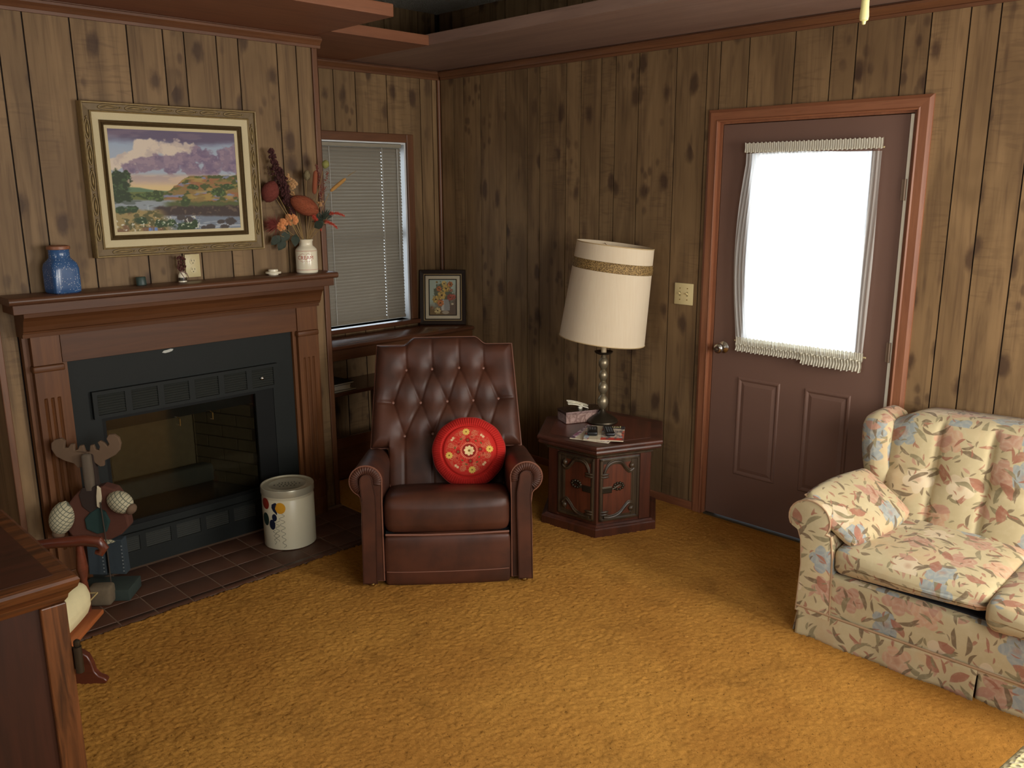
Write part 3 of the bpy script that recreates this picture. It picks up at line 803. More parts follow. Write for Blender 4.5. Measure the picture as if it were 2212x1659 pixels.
# ------------------------------------------------------------------ mantelpiece
mant = empty('fireplace_mantel', (D, -2.12, 0), label='stained wood mantelpiece with fluted pilasters around the black fireplace', cat='mantel')
# local: x out of the wall (0 at the panel face), y along the wall (0 = centre), z up
g0 = .002
b = MB(); 
pr = [(g0, 1.295), (.155, 1.295), (.164, 1.299), (.168, 1.307), (.168, 1.314), (.164, 1.321), (.155, 1.325), (g0, 1.325)]
b.prism(pr, lambda p, z, d: (p, d, z), -.765, .765); b.build('mantel_shelf', M['mantel_top'], mant, smooth=True)
b = MB(); b.box(g0, .148, -.750, .748, 1.256, 1.2945); b.build('shelf_apron', M['mantel'], mant, bevel=.002)
crown = [(g0, 1.150), (.086, 1.150), (.088, 1.166), (.098, 1.168), (.100, 1.176), (.106, 1.180), (.112, 1.200), (.124, 1.224), (.140, 1.240), (.142, 1.2555), (g0, 1.2555)]
b = MB(); b.prism(crown, lambda p, z, d: (p, d, z), -.712, .690); b.build('crown_moulding', M['mantel'], mant, smooth=False)
b = MB(); b.box(g0, .062, -.565, .565, 1.028, 1.1495); b.build('frieze', M['mantel'], mant, bevel=.001)
def pilaster(yc):
    w = .056; b_ = MB()
    # face with three flutes between .20 and .885
    fl = [-.026, 0, .026]; fr = .0075
    ys = [-w]
    for f_ in fl: ys += [f_-fr, f_-fr*.6, f_, f_+fr*.6, f_+fr]
    ys += [w]
    def depth(i):
        k = (i-1) % 5
        return 0 if i in (0, len(ys)-1) or k in (0, 4) else (.006 if k in (1, 3) else .009)
    zs = [.10, .20, .206, .879, .885, .998]
    P = np.zeros((len(zs), len(ys), 3))
    for a, z in enumerate(zs):
        for c_, y in enumerate(ys):
            P[a, c_] = (.070 - (depth(c_) if a in (2, 3) else 0), yc+y, z)
    Q = P.copy(); Q[..., 0] = g0
    b_.slab(P, Q)
    o_ = b_.build('pilaster', M['mantel_z'], mant)
    b_ = MB(); b_.box(g0, .076, yc-.060, yc+.060, .0, .0995); b_.build('plinth', M['mantel_z'], mant, bevel=.003)
    b_ = MB(); b_.rbox(g0, .082, yc-.062, yc+.062, .9985, 1.026, .006, 2); b_.build('band', M['mantel'], mant, smooth=True)
    b_ = MB(); b_.box(g0, .070, yc-.056, yc+.056, 1.0265, 1.1495); b_.build('capital_block', M['mantel_z'], mant, bevel=.001)
pilaster(-.625); pilaster(.622)
for s in (-1, 1):
    y0, y1 = sorted((s*.565, s*.545))
    b = MB(); b.box(g0, .050, y0, y1, .0, 1.0275); b.build('inner_stile', M['mantel_z'], mant)
    y0, y1 = sorted((s*.705, s*.682))
    b = MB(); b.box(g0, .040, y0, y1, .0, 1.1495); b.build('outer_stile', M['mantel_z'], mant)

# ------------------------------------------------------------------ steel fireplace
fp = empty('fireplace', (D, -2.12, 0), label='black steel fireplace with louvred vents and glass doors', cat='fireplace')
fy0, fy1 = FY0+2.12, FY1+2.12
b = MB(); S = .034
b.box(g0, S, -.544, fy0, .0, 1.027); b.box(g0, S, fy1, .544, .0, 1.027); b.box(g0, S, fy0, fy1, FZ1, 1.027); b.box(g0, S, fy0, fy1, .0, FZ0)
b.build('surround', M['black'], fp)
b = MB(); 
pts = [(-.028, .0), (-.020, .008), (-.002, .010), (.014, .013), (.026, .010), (.020, .002), (.004, -.002), (-.014, -.004)]
b.prism(pts, lambda p, q, d: (S+d, -.10+p, 1.006+q), .0001, .0006); b.build('paint_chip', plain('bare_chip', L3(190, 190, 180), .7), fp)
def grille(y0, y1, z0, z1, secs, nsl, xo):
    g = MB(); g.box(S, S+xo-.002, y0, y1, z0, z1); gr = g.build('louvre_grille', M['black2'], fp)
    bd = .016
    fr = MB(); fr.box(S+xo-.002, S+xo+.012, y0, y1, z1-bd, z1); fr.box(S+xo-.002, S+xo+.012, y0, y1, z0, z0+bd)
    ed = [y0]+[q for s_ in secs for q in s_]+[y1]
    for k in range(0, len(ed), 2): fr.box(S+xo-.002, S+xo+.012, ed[k], ed[k+1], z0+bd, z1-bd)
    fr.build('grille_frame', M['black'], gr)
    s_ = None
    for (a, c_) in secs:
        for q in range(nsl):
            z = z0+bd+(z1-z0-2*bd)*(q+.5)/nsl
            if s_ is None:
                mm_ = MB(); mm_.box(-.001, .001, -(c_-a)/2, (c_-a)/2, -.0055, .0055); s_ = mm_.build('slat', M['louvre'], gr); o_ = s_
            else: o_ = bpy.data.objects.new('slat', s_.data); COL.objects.link(o_); o_.parent = gr
            o_.location = (S+xo+.005, (a+c_)/2, z); o_.rotation_euler = (0, R(-40), 0)
M['louvre'] = plain('louvre_steel', L3(46, 48, 44), .5, .3, var=.1)
SEC = [(-.443+.1484*k, -.443+.1484*k+.120) for k in range(6)]
grille(-.462, .445, .752, .876, SEC, 8, .012)
grille(-.462, .445, .078, .182, SEC, 7, .004)
b = MB(); b.M = Matrix.Translation((S+.024, .352, .812)) @ Matrix.Rotation(R(90), 4, 'Y'); b.lathe([(0, 0), (.007, 0), (.009, .008), (.005, .012), (0, .013)], seg=12); b.build('damper_knob', M['chrome'], fp, smooth=True)
# firebox: splayed sides of firebrick, back panel, floor, sloping hood
bx = .39                                     # depth behind the face
def wallbrick(name, org, du, dv, nrm, W_, H_):
    """bricks on a rectangle: org + u*du + v*dv, raised along nrm"""
    org, du, dv, nrm = map(Vector, (org, du, dv, nrm))
    q = MB(); A = [org, org+du*W_, org+du*W_+dv*H_, org+dv*H_]
    q.add([tuple(p) for p in A]+[tuple(p-nrm*.01) for p in A], [(0, 1, 2, 3), (7, 6, 5, 4), (0, 4, 5, 1), (1, 5, 6, 2), (2, 6, 7, 3), (3, 7, 4, 0)])
    host = q.build(name, M['mortar'], fp)
    bh, bw, gp = .064, .195, .007
    row = 0; v = 0
    while v < H_-.01:
        u = -(bw/2 if row % 2 else 0)
        while u < W_:
            a, c_ = max(u, 0)+gp/2, min(u+bw, W_)-gp/2; z0_, z1_ = v+gp/2, min(v+bh, H_)-gp/2
            if c_-a > .02 and z1_-z0_ > .01:
                t = MB(); A = [org+du*a_+dv*b_+nrm*h for h in (0, .006) for (a_, b_) in ((a, z0_), (c_, z0_), (c_, z1_), (a, z1_))]
                t.add([tuple(p) for p in A], [(4, 5, 6, 7), (0, 1, 5, 4), (1, 2, 6, 5), (2, 3, 7, 6), (3, 0, 4, 7)])
                t.build('brick', M['firebrick'], host)
            u += bw
        v += bh; row += 1
sp = .16
th = math.hypot(sp, bx)
wallbrick('firebox_side', (-bx, fy1-.09-sp, FZ0), (bx/th, sp/th, 0), (0, 0, 1), (sp/th, -bx/th, 0), th-.01, FZ1-FZ0)
wallbrick('firebox_side', (-.012, fy0+.004, FZ0), (-bx/th, sp/th, 0), (0, 0, 1), (sp/th, bx/th, 0), th-.01, FZ1-FZ0)
b = MB(); b.box(-bx-.02, -bx, fy0+sp-.05, fy1-sp+.05, FZ0-.02, FZ1+.05); b.build('firebox_back', M['firebrick'], fp)
b = MB(); b.box(-bx-.02, .0, fy0-.03, fy1+.03, FZ0-.03, FZ0-.001); b.build('firebox_floor', M['soot'], fp)
b = MB(); b.add([(-.001, fy0-.02, FZ1-.07), (-.001, fy1+.02, FZ1-.07), (-bx, fy1+.02, FZ1-.02), (-bx, fy0-.02, FZ1-.02), (-.001, fy0-.02, FZ1+.05), (-.001, fy1+.02, FZ1+.05), (-bx, fy1+.02, FZ1+.05), (-bx, fy0-.02, FZ1+.05)],
       [(0, 1, 2, 3), (7, 6, 5, 4), (0, 4, 5, 1), (1, 5, 6, 2), (2, 6, 7, 3), (3, 7, 4, 0)]); b.build('smoke_hood', M['black2'], fp)
b = MB(); b.rbox(-bx+.03, -bx+.11, fy0+.13, fy1-.16, FZ0, FZ0+.10, .02, 3); b.build('ash_bank', plain('ash_grey', L3(62, 63, 58), .95, var=.3, scale=30), fp, smooth=True)
# one pair of frameless glass doors in a thin black rim, with two hanging pulls
d_ = MB(); t = .016
for (p_, q_, r_, s_) in ((fy0, fy0+t, FZ0, FZ1), (fy1-.10, fy1, FZ0, FZ1), (fy0+t, fy1-.10, FZ0, FZ0+t), (fy0+t, fy1-.10, FZ1-t, FZ1)): d_.box(.008, .030, p_, q_, r_, s_)
rim = d_.build('door_rim', M['black2'], fp)
ym = (-2.118+2.12)
for (ya, yb_) in ((fy0+t, ym-.001), (ym+.001, fy1-.10)):
    d_ = MB(); d_.box(.017, .021, ya, yb_, FZ0+t, FZ1-t); d_.build('glass_door', M['smoke_glass'], fp)
for yy in (-.080, .084):
    b = MB(); b.tube([(.022, yy, .645), (.046, yy, .648), (.048, yy, .680), (.022, yy, .684)], .003, 6); b.build('door_handle', M['brass'], fp, smooth=True)

# ------------------------------------------------------------------ framed landscape over the mantel
pic = empty('framed_painting', (D+.001, -2.097, 1.781), label='large landscape painting in a carved gilt frame over the mantel', cat='painting')
FWd, FHt = .797, .652
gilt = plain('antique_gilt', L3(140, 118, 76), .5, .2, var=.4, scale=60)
giltd = plain('dark_gilt', L3(104, 84, 52), .55, .2, var=.3, scale=60)  # darker brown-gold finish of channel, inner moulding and backing
liner = plain('linen_liner', L3(202, 188, 150), .85, var=.06, scale=200)
def frame(parent, W_, H_, prof, name, mat, xdir=1):
    """prof: list of (inset, proud); swept round the rectangle with mitred corners"""
    b_ = MB(); n_ = len(prof); V = []
    for (sy, sz) in ((-1, -1), (1, -1), (1, 1), (-1, 1)):
        for (i_, p_) in prof: V.append((p_, sy*(W_/2-i_), sz*(H_/2-i_)))
    F = []
    for c_ in range(4):
        e_ = (c_+1) % 4
        for k in range(n_):
            l_ = (k+1) % n_
            F.append((c_*n_+k, c_*n_+l_, e_*n_+l_, e_*n_+k))
    b_.add(V, F); return b_.build(name, mat, parent)
back = -.0
fr_o = frame(pic, FWd, FHt, [(0, .004), (0, .048), (.003, .054), (.007, .053), (.009, .044), (.009, .004)], 'gilt_frame', gilt)
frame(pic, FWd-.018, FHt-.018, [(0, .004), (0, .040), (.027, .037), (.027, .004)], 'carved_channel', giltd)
frame(pic, FWd-.072, FHt-.072, [(0, .004), (0, .044), (.003, .047), (.007, .044), (.007, .004)], 'gilt_bead', gilt)
frame(pic, FWd-.086, FHt-.086, [(0, .004), (0, .040), (.030, .032), (.030, .004)], 'linen_liner', liner)
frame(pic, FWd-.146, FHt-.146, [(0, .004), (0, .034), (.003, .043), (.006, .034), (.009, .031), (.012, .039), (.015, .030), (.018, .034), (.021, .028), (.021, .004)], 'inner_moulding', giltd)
frame(pic, FWd-.188, FHt-.188, [(0, .004), (0, .029), (.013, .026), (.013, .004)], 'slip', liner)
# carved scrolls along the outer frame
def scroll(L_):
    m_ = MB(); pts = []; rs = []
    for k in range(20):
        t = k/19*2*math.pi
        pts.append((0, L_*.42*math.cos(t), .0100*math.sin(t)*(1.0 if math.sin(t) > 0 else .85)))
    m_.tube(pts, .0030, 5, closed=True)
    m_.tube([(0, -L_*.30, -.001), (.003, -L_*.1, .0015), (.003, L_*.1, .0015), (0, L_*.30, -.001)], [.001, .0045, .0045, .001], 6)
    m_.tube([(0, L_*.44, 0), (.002, L_*.50, .001), (0, L_*.56, 0)], [.001, .004, .001], 6)
    return m_
for (n_, ln, mode) in ((6, FWd-.12, 'h'), (5, FHt-.12, 'v')):
    st = ln/n_; proto = None
    for sgn in (-1, 1):
        for k in range(n_):
            if proto is None: proto = scroll(st*.9).build('carved_scroll', gilt, pic, smooth='all'); o = proto
            else: o = bpy.data.objects.new('carved_scroll', proto.data); COL.objects.link(o); o.parent = pic
            c_ = -ln/2+st*(k+.5)
            if mode == 'h': o.location = (.0415, c_, sgn*(FHt/2-.0225))
            else: o.location = (.0415, sgn*(FWd/2-.0225), c_); o.rotation_euler = (R(90), 0, 0)
def mixc(c, m_, col): return c*(1-m_[..., None])+np.array(col, float)*m_[..., None]
def landscape(nu, nv):
    u, v = np.meshgrid(np.linspace(0, 1, nu), np.linspace(0, 1, nv), indexing='ij')
    c = np.zeros((nu, nv, 3))+np.array((150, 165, 185.))
    n1 = fbm(u*5, v*16, 1, 4); n2 = fbm(u*9, v*9, 5, 5); n3 = fbm(u*26, v*26, 8, 3); n4 = fbm(u*60, v*60, 12, 2)
    c = mixc(c, smoothstep(.62, .35, v)*0+smoothstep(.10, .24, v)*.5, (172, 178, 188))
    c = mixc(c, smoothstep(.17, .07, v+.10*(n1-.5)+.05*np.abs(u-.55)), (98, 86, 108))
    c = mixc(c, smoothstep(.42, .6, n1)*smoothstep(.16, .04, v)*.6, (122, 104, 120))
    # cumulus: cream heads, then violet bank in front
    def puffs(cs, s):
        d = np.full(u.shape, 9.)
        for (a, b_, r_) in cs: d = np.minimum(d, np.hypot((u-a)*1.15, (v-b_)*1.15)/r_)
        return smoothstep(1.12, .78, d+s*((n2-.5)*1.5+(n3-.5)*.8))
    head = puffs([(.24, .17, .075), (.32, .16, .085), (.42, .18, .09), (.52, .15, .075), (.60, .17, .08), (.30, .24, .09), (.48, .25, .11), (.10, .29, .08), (.18, .28, .085), (.05, .33, .07), (.66, .22, .07)], 1)
    c = mixc(c, head, (212, 196, 178)); c = mixc(c, head*smoothstep(.45, .62, n2)*.6, (176, 160, 156))
    bank = puffs([(.26, .34, .085), (.36, .31, .09), (.47, .33, .09), (.58, .30, .11), (.70, .24, .12), (.80, .30, .12), (.90, .24, .10), (1.0, .22, .10), (.96, .33, .12), (.14, .38, .07), (.62, .37, .10), (.78, .38, .10), (.45, .39, .07)], .9)
    c = mixc(c, bank, (136, 118, 136)); c = mixc(c, bank*smoothstep(.42, .64, n2)*.7, (108, 92, 122)); c = mixc(c, bank*smoothstep(.5, .34, n3)*.4, (176, 152, 158))
    glow = smoothstep(.41, .47, v+.02*(n1-.5)); c = mixc(c, glow, (198, 172, 150)); c = mixc(c, glow*smoothstep(.50, .57, v), (214, 188, 138))
    c = mixc(c, glow*smoothstep(.5, .6, n1)*smoothstep(.55, .46, v)*.6, (160, 146, 150))
    # distant hill, meadow, right hill
    dh = smoothstep(0, .012, v-(.555+.035*np.abs(u-.2)*3-.02*np.cos(u*9))); c = mixc(c, dh*(u < .5), (96, 122, 92))
    md = smoothstep(0, .01, v-(.605+.01*(n2-.5))); c = mixc(c, md, (104, 112, 62))
    hl = .46+.17*smoothstep(.62, .36, u)-.025*u+.03*(n3-.5)
    hm = smoothstep(0, .008, v-hl)*smoothstep(.34, .40, u+.05*(v-.6)); c = mixc(c, hm, (136, 112, 66))
    c = mixc(c, hm*smoothstep(.06, .0, v-hl-.02)*smoothstep(.35, .5, n3), (82, 92, 44))
    c = mixc(c, hm*smoothstep(.52, .62, fbm(u*8, v*30, 31, 3)), (150, 102, 66)); c = mixc(c, hm*smoothstep(.55, .62, fbm(u*7, v*26, 44, 3))*.9, (128, 132, 160))
    c = mixc(c, hm*smoothstep(.56, .62, fbm(u*14, v*22, 52, 3)), (76, 84, 44)); c = mixc(c, hm*smoothstep(.56, .64, fbm(u*6, v*18, 61, 3))*.8, (168, 142, 76))
    # stream above the fall, dark bank, stream below
    st = smoothstep(.675, .70, v+.03*(n2-.5))*smoothstep(.50, .42, u+.25*(v-.7)); c = mixc(c, st, (142, 150, 156)); c = mixc(c, st*smoothstep(.5, .62, fbm(u*9, v*40, 71, 3)), (96, 104, 100))
    gb = smoothstep(.70, .73, v+.03*(n3-.5))*smoothstep(.34, .44, u); c = mixc(c, gb, (84, 92, 52))
    bk = smoothstep(.745, .77, v+.03*(n3-.5))*smoothstep(.27, .33, u); c = mixc(c, bk, (64, 50, 46)); c = mixc(c, bk*smoothstep(.55, .68, n3), (96, 80, 66))
    fl = smoothstep(.035, .0, np.abs(u-.265-.02*np.sin(v*30)))*smoothstep(.72, .75, v)*smoothstep(.86, .83, v); c = mixc(c, fl*smoothstep(.4, .6, fbm(u*60, v*5, 80, 2)), (176, 182, 186))
    lw = smoothstep(.845, .875, v+.03*(n2-.5)-.04*(u-.6))*smoothstep(.22, .36, u+.2*(v-.85)); c = mixc(c, lw, (116, 126, 140)); c = mixc(c, lw*smoothstep(.5, .6, fbm(u*8, v*46, 91, 3))*.8, (172, 178, 184))
    fgd = smoothstep(.77, .80, v+.05*(n2-.5)+.0*u)*smoothstep(.40, .28, u-.35*(v-.78)); c = mixc(c, fgd, (152, 132, 84)); c = mixc(c, fgd*smoothstep(.48, .6, n3), (88, 86, 50)); c = mixc(c, fgd*smoothstep(.58, .7, n2), (120, 88, 60))
    def bush(a, b_, rx, ry, col):
        nonlocal c
        d = np.hypot((u-a)/rx, (v-b_)/ry); mm_ = smoothstep(1.1, .75, d+.9*(n3-.5)+.5*(n4-.5)); c = mixc(c, mm_, col); c = mixc(c, mm_*smoothstep(.55, .7, n4), tuple(t*1.5 for t in col))
    for a in ((.05, .54, .085, .14), (.03, .47, .05, .06), (.09, .46, .05, .05), (.06, .65, .09, .07)): bush(*a, (44, 58, 34))
    for a in ((.26, .655, .05, .04), (.34, .65, .05, .05), (.20, .64, .04, .02), (.55, .72, .04, .04), (.83, .62, .07, .055), (.92, .56, .06, .03), (.62, .56, .05, .03)): bush(*a, (60, 74, 40))
    for a in ((.04, .78, .05, .04), (.12, .78, .05, .04), (.19, .89, .06, .035), (.34, .93, .055, .04), (.42, .92, .045, .035), (.54, .97, .10, .055), (.60, .93, .04, .04)): bush(*a, (46, 64, 36))
    for (a, b_, r_) in ((.56, .895, .035), (.50, .87, .03), (.92, .925, .04), (.83, .93, .025), (.74, .985, .035), (.86, .985, .03), (.68, .985, .02)):
        d = np.hypot((u-a)/r_/1.3, (v-b_)/r_); c = mixc(c, smoothstep(1.1, .8, d+.5*(n4-.5)), (70, 62, 60))
    sp_ = (n4 > .74) & (v > .86) & (u < .65); c = mixc(c, sp_*.8, (214, 212, 196))
    bl = smoothstep(.5, .7, fbm(u*90, v*6, 95, 2))*(np.abs(u-.25) < .06)*(v > .965); c = mixc(c, bl, (104, 128, 176))
    return c
nu, nv = 300, 224
cw, chh = FWd-.188-.026, FHt-.188-.026
u, v = np.meshgrid(np.linspace(0, 1, nu), np.linspace(0, 1, nv), indexing='ij')
fast_grid('canvas', np.full((nu, nv), .024), (u-.5)*cw, (.5-v)*chh, paint_attr('oil_landscape', .55, .35, bump=.15), colors=lin(landscape(nu, nv)), parent=pic, flip=True)
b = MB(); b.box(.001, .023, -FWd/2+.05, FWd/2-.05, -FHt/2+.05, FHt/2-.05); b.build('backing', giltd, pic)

# ------------------------------------------------------------------ things on the mantel shelf
MZ = 1.3255
jar = empty('blue_canister', (.690, -2.655, MZ), R(98), label='speckled blue square canister with a wooden lid on the mantel', cat='canister'); jar.scale = (1.06, 1.06, 1.17)
def speckle():
    N = NT('blue_speckle'); v_ = N.voro(N.coord(), 170); w_ = N.noise(N.coord(), 25, 2)
    m_ = N.math('MULTIPLY', N.maprange(v_.outputs['Distance'], .28, .16), N.math('GREATER_THAN', N.sep(v_.outputs['Color'])[0], .45))
    N.set(Base_Color=N.mix(m_, N.mix(w_, L3(44, 76, 120), L3(60, 94, 138)), L3(190, 196, 198)), Roughness=.22); return N.m
b = MB(); seg = 48; prof = [(.0, .0), (.048, .0), (.052, .004), (.053, .02), (.053, .085), (.050, .104), (.042, .118), (.0385, .124), (.0375, .150), (.0395, .153)]
V = []; 
for i in range(seg):
    a = 2*math.pi*i/seg
    for (r_, z) in prof:
        e = 8 if z < .09 else (8-(z-.09)/.03*6 if z < .12 else 2)
        e = max(2, e); q = (abs(math.cos(a))**e+abs(math.sin(a))**e)**(-1/e)
        V.append((r_*q*math.cos(a), r_*q*math.sin(a), z))
n = len(prof); F = [(i*n+k, ((i+1) % seg)*n+k, ((i+1) % seg)*n+k+1, i*n+k+1) for i in range(seg) for k in range(n-1)]
b.add(V, F); b.build('body', speckle(), jar, smooth=True)
b = MB(); b.lathe([(0, .1515), (.036, .1515), (.0415, .153), (.0425, .159), (.041, .164), (.030, .167), (0, .168)], seg=36); b.build('wooden_lid', M['casing_x'], jar, smooth=True)

b = MB(); b.lathe([(0, 0), (.021, 0), (.0215, .004), (.0215, .034), (.019, .037), (.009, .037), (.006, .034), (0, .034)], seg=24, wob=lambda a, z: .02*math.sin(3*a+40*z)); 
o = b.build('candle', plain('dark_green_wax', L3(52, 68, 62), .45, var=.2, scale=60), loc=(.655, -2.315, MZ), smooth=True)
tag(o, 'short dark green candle standing on the mantel', 'candle')
o.rotation_euler = (R(2), R(-3), 0)

vase = empty('bud_vase', (.660, -2.128, MZ), label='tiny white bud vase of dark dried flowers below the painting', cat='vase')
b = MB(); b.lathe([(0, 0), (.0185, 0), (.019, .002), (.0175, .006), (.0185, .018), (.0175, .032), (.012, .041), (.011, .046), (.0135, .049), (.010, .049), (.009, .042), (0, .03)], seg=28); b.build('vase_body', M['white_glaze'], vase, smooth=True)
b = MB(); b.lathe([(.0178, .0065), (.0187, .011), (.0189, .018), (.0188, .0215)], seg=28, cap=False, wob=lambda a, z: .012); b.build('dark_band', plain('brown_band', L3(60, 50, 38), .3), vase, smooth=True)
b = MB(); rr = random.Random(3)
for k in range(90):
    a = rr.uniform(0, 6.28); h = rr.uniform(.052, .118); r_ = rr.uniform(.002, .020)*(1.0 if h > .06 else .7)
    c_ = Vector((r_*math.cos(a), r_*math.sin(a), h)); s = rr.uniform(.0025, .005)
    V = [tuple(c_+Vector(p)*s) for p in ((1, 0, 0), (-1, 0, 0), (0, 1, 0), (0, -1, 0), (0, 0, 1.4), (0, 0, -1.4))]
    b.add(V, [(0, 2, 4), (2, 1, 4), (1, 3, 4), (3, 0, 4), (2, 0, 5), (1, 2, 5), (3, 1, 5), (0, 3, 5)])
b.build('dried_flowers', plain('maroon_dried', L3(82, 38, 34), .9, var=.4, scale=90), vase, kind='stuff')
b = MB()
for k in range(7):
    a = rr.uniform(0, 6.28); b.tube([(0, 0, .035), (.006*math.cos(a), .006*math.sin(a), .07), (.014*math.cos(a), .014*math.sin(a), .11)], .0008, 4)
b.build('stems', plain('dry_stem', L3(96, 74, 48), .9), vase)
b = MB(); b.tube([(.010, -.010, .050), (.016, .004, .046), (.012, .016, .040), (.016, .022, .020)], .0022, 5); b.tube([(.012, -.012, .048), (.018, -.004, .030), (.019, .004, .012)], .0018, 5); b.build('ribbon', plain('mauve_ribbon', L3(126, 92, 88), .7), vase, smooth=True)

b = MB(); b.lathe([(0, 0), (.024, 0), (.024, .006), (.038, .008), (.0385, .014), (.036, .017), (.024, .018), (.023, .027), (.020, .029), (0, .029)], seg=36)
o = b.build('stoneware_lid', M['white_glaze'], loc=(.672, -1.668, MZ), smooth=True); tag(o, 'round white stoneware lid lying beside the cream crock', 'lid')

CRY = -1.485; CRX = .690
crock = empty('cream_crock', (CRX, CRY, MZ), R(58.6), label='white stoneware crock lettered CREAM in red holding dried flowers', cat='crock')
Rc = .0545
b = MB(); b.lathe([(0, 0), (.050, 0), (.0535, .003), (Rc, .008), (Rc, .112), (.052, .120), (.043, .130), (.0345, .137), (.033, .143), (.033, .157), (.0365, .161), (.0372, .166), (.035, .169), (.029, .169), (.028, .14), (.028, .05), (0, .05)], seg=56); b.build('crock_body', M['white_glaze'], crock, smooth=True)
for zz in (.0175, .112):
    b = MB(); b.lathe([(Rc+.0001, zz-.0008), (Rc+.0005, zz), (Rc+.0001, zz+.0008)], seg=56, cap=False); b.build('red_line', M['red_ink'], crock, smooth=True)
def on_cyl(V, Rr, zc, ang0=-math.pi/2):
    return [((Rr)*math.cos(ang0+x/Rr), (Rr)*math.sin(ang0+x/Rr), zc+y) for (x, y, *_) in V]
V, F = TEXTS['cream']; b = MB(); b.add(on_cyl([(x-.006, y) for x, y, _ in V], Rc+.0006, .078), F); b.build('lettering', M['red_ink'], crock)
b = MB()
for sgn in (-1, 1):
    for (zc, s2) in ((.094, 1), (.063, -1)):
        pts = [(-.006+sgn*(.004+t*.030), s2*(.004*math.sin(t*math.pi*1.6)+.002*t)) for t in np.linspace(0, 1, 14)]
        b.tube(on_cyl(pts, Rc+.0006, zc), .0006, 4)
b.build('red_flourish', M['red_ink'], crock)

# the dried arrangement: each stem its own part, in the crock's frame (camera-side x to the right, -y to the viewer)
bq = empty('dried_bouquet', (CRX, CRY, MZ), R(58.6), label='autumn dried flower arrangement of cattails, teasel and rust blooms in the crock', cat='bouquet')
stemm = plain('straw_stem', L3(150, 122, 76), .9)
def stem(p, r_=.0014, name='stem', mat=None):
    q = Vector(p); s_ = MB(); s_.tube([(q.x*.06, q.y*.06, .06), (q.x*.18, q.y*.18, .165), tuple(q*.62+Vector((0, 0, .05))), tuple(q)], r_, 5)
    return s_.build(name, mat or stemm, bq, smooth=True)
def blob(parent, c_, axis, L_, Rr, mat, name, tip=.35, fuzz=0.0, n_=14, seg_=14):
    ax = Vector(axis).normalized(); m_ = MB()
    m_.M = Matrix.Translation(c_) @ ax.to_track_quat('Z', 'Y').to_matrix().to_4x4()
    pr = [(max(1e-5, Rr*math.sin(math.pi*min(1, max(0, k/n_)))**tip), -L_/2+L_*k/n_) for k in range(n_+1)]
    m_.lathe(pr, seg=seg_, cap=False)
    if fuzz:
        rr_ = random.Random(5)
        for k in range(1100):
            a = rr_.uniform(0, 6.283); t = rr_.uniform(.04, .96); r_ = Rr*math.sin(math.pi*t)**tip; z = -L_/2+L_*t
            d = Vector((math.cos(a), math.sin(a), rr_.uniform(.2, .9))); d.normalize(); p0 = Vector((r_*math.cos(a), r_*math.sin(a), z)); p1 = p0+d*fuzz*rr_.uniform(.5, 1)
            tn = Vector((-math.sin(a), math.cos(a), 0))*.0006
            m_.add([tuple(p0-tn), tuple(p0+tn), tuple(p1)], [(0, 1, 2)])
    return m_.build(name, mat, parent, smooth=True)
rustm = plain('rust_bristle', L3(140, 72, 44), .95, var=.45, scale=120)
redm = plain('burgundy_bristle', L3(110, 50, 40), .95, var=.4, scale=120)
# coordinates: x right, z up, from the crock base; the photo gives about 0.00247 m per pixel here
def px(x, y): return ((x-664)*.00247, (590-y)*.00247)
def P3(x, y, d=0.0):
    a, c_ = px(x, y); d = min(d, .61*a+.022); return Vector((a+.25*max(0, -d-.03), d, c_))   # kept clear of the wall behind
s1 = stem(P3(676, 470, -.02)); blob(s1, P3(666, 454, -.022), (-.62, -.1, .34), .155, .046, rustm, 'bottlebrush_bloom', .55, .016)
s1 = stem(P3(606, 436, -.01)); blob(s1, P3(596, 426, -.012), (.28, -.1, .62), .112, .042, redm, 'burgundy_bloom', .6, .009)
s1 = stem(P3(686, 440, .0)); blob(s1, P3(689, 408, .0), (.10, 0, .95), .120, .0125, plain('brown_cattail', L3(136, 72, 44), .9), 'cattail', .16)
s1 = stem(P3(716, 430, .0)); blob(s1, P3(735, 413, .0), (.75, 0, .60), .105, .0095, plain('tan_cattail', L3(168, 124, 64), .9), 'cattail', .16)
q = MB(); q.tube([tuple(P3(755, 396)), tuple(P3(764, 390)), tuple(P3(773, 385))], [.002, .0014, .0008], 5); q.build('cattail_tip', stemm, s1)
s1 = stem(P3(672, 404, .01)); blob(s1, P3(674, 394, .01), (.05, 0, 1), .052, .017, plain('teasel_grey', L3(140, 126, 92), .9), 'teasel_head', .6, .010)
s1 = stem(P3(706, 386, .01)); blob(s1, P3(712, 372, .01), (.25, 0, 1), .045, .019, plain('green_bract', L3(134, 132, 72), .9), 'green_pod', .7)
mar = plain('maroon_plume', L3(70, 34, 32), .95, var=.4, scale=60)
def plume(a, c_, w, n_, name, mat, seed, sz=.006, depth=.012):
    rr_ = random.Random(seed); m_ = MB(); A, B = a, c_
    for k in range(n_):
        t = rr_.random(); p = A.lerp(B, t); e = w*(1-abs(t-.45)*1.1)
        p = p+Vector((rr_.gauss(0, 1)*e*.5, rr_.gauss(0, 1)*depth*.5, rr_.gauss(0, 1)*e*.5)); s = rr_.uniform(.5, 1.0)*sz
        V = [tuple(p+Vector(d)*s) for d in ((1, 0, 0), (-1, 0, 0), (0, 1, 0), (0, -1, 0), (0, 0, 1.3), (0, 0, -1.3))]
        m_.add(V, [(0, 2, 4), (2, 1, 4), (1, 3, 4), (3, 0, 4), (2, 0, 5), (1, 2, 5), (3, 1, 5), (0, 3, 5)])
    st_ = stem(tuple(A)); return m_.build(name, mat, st_, kind='stuff')
plume(P3(634, 450, .012), P3(603, 345, .012), .024, 300, 'maroon_plume', mar, 1, .0085)
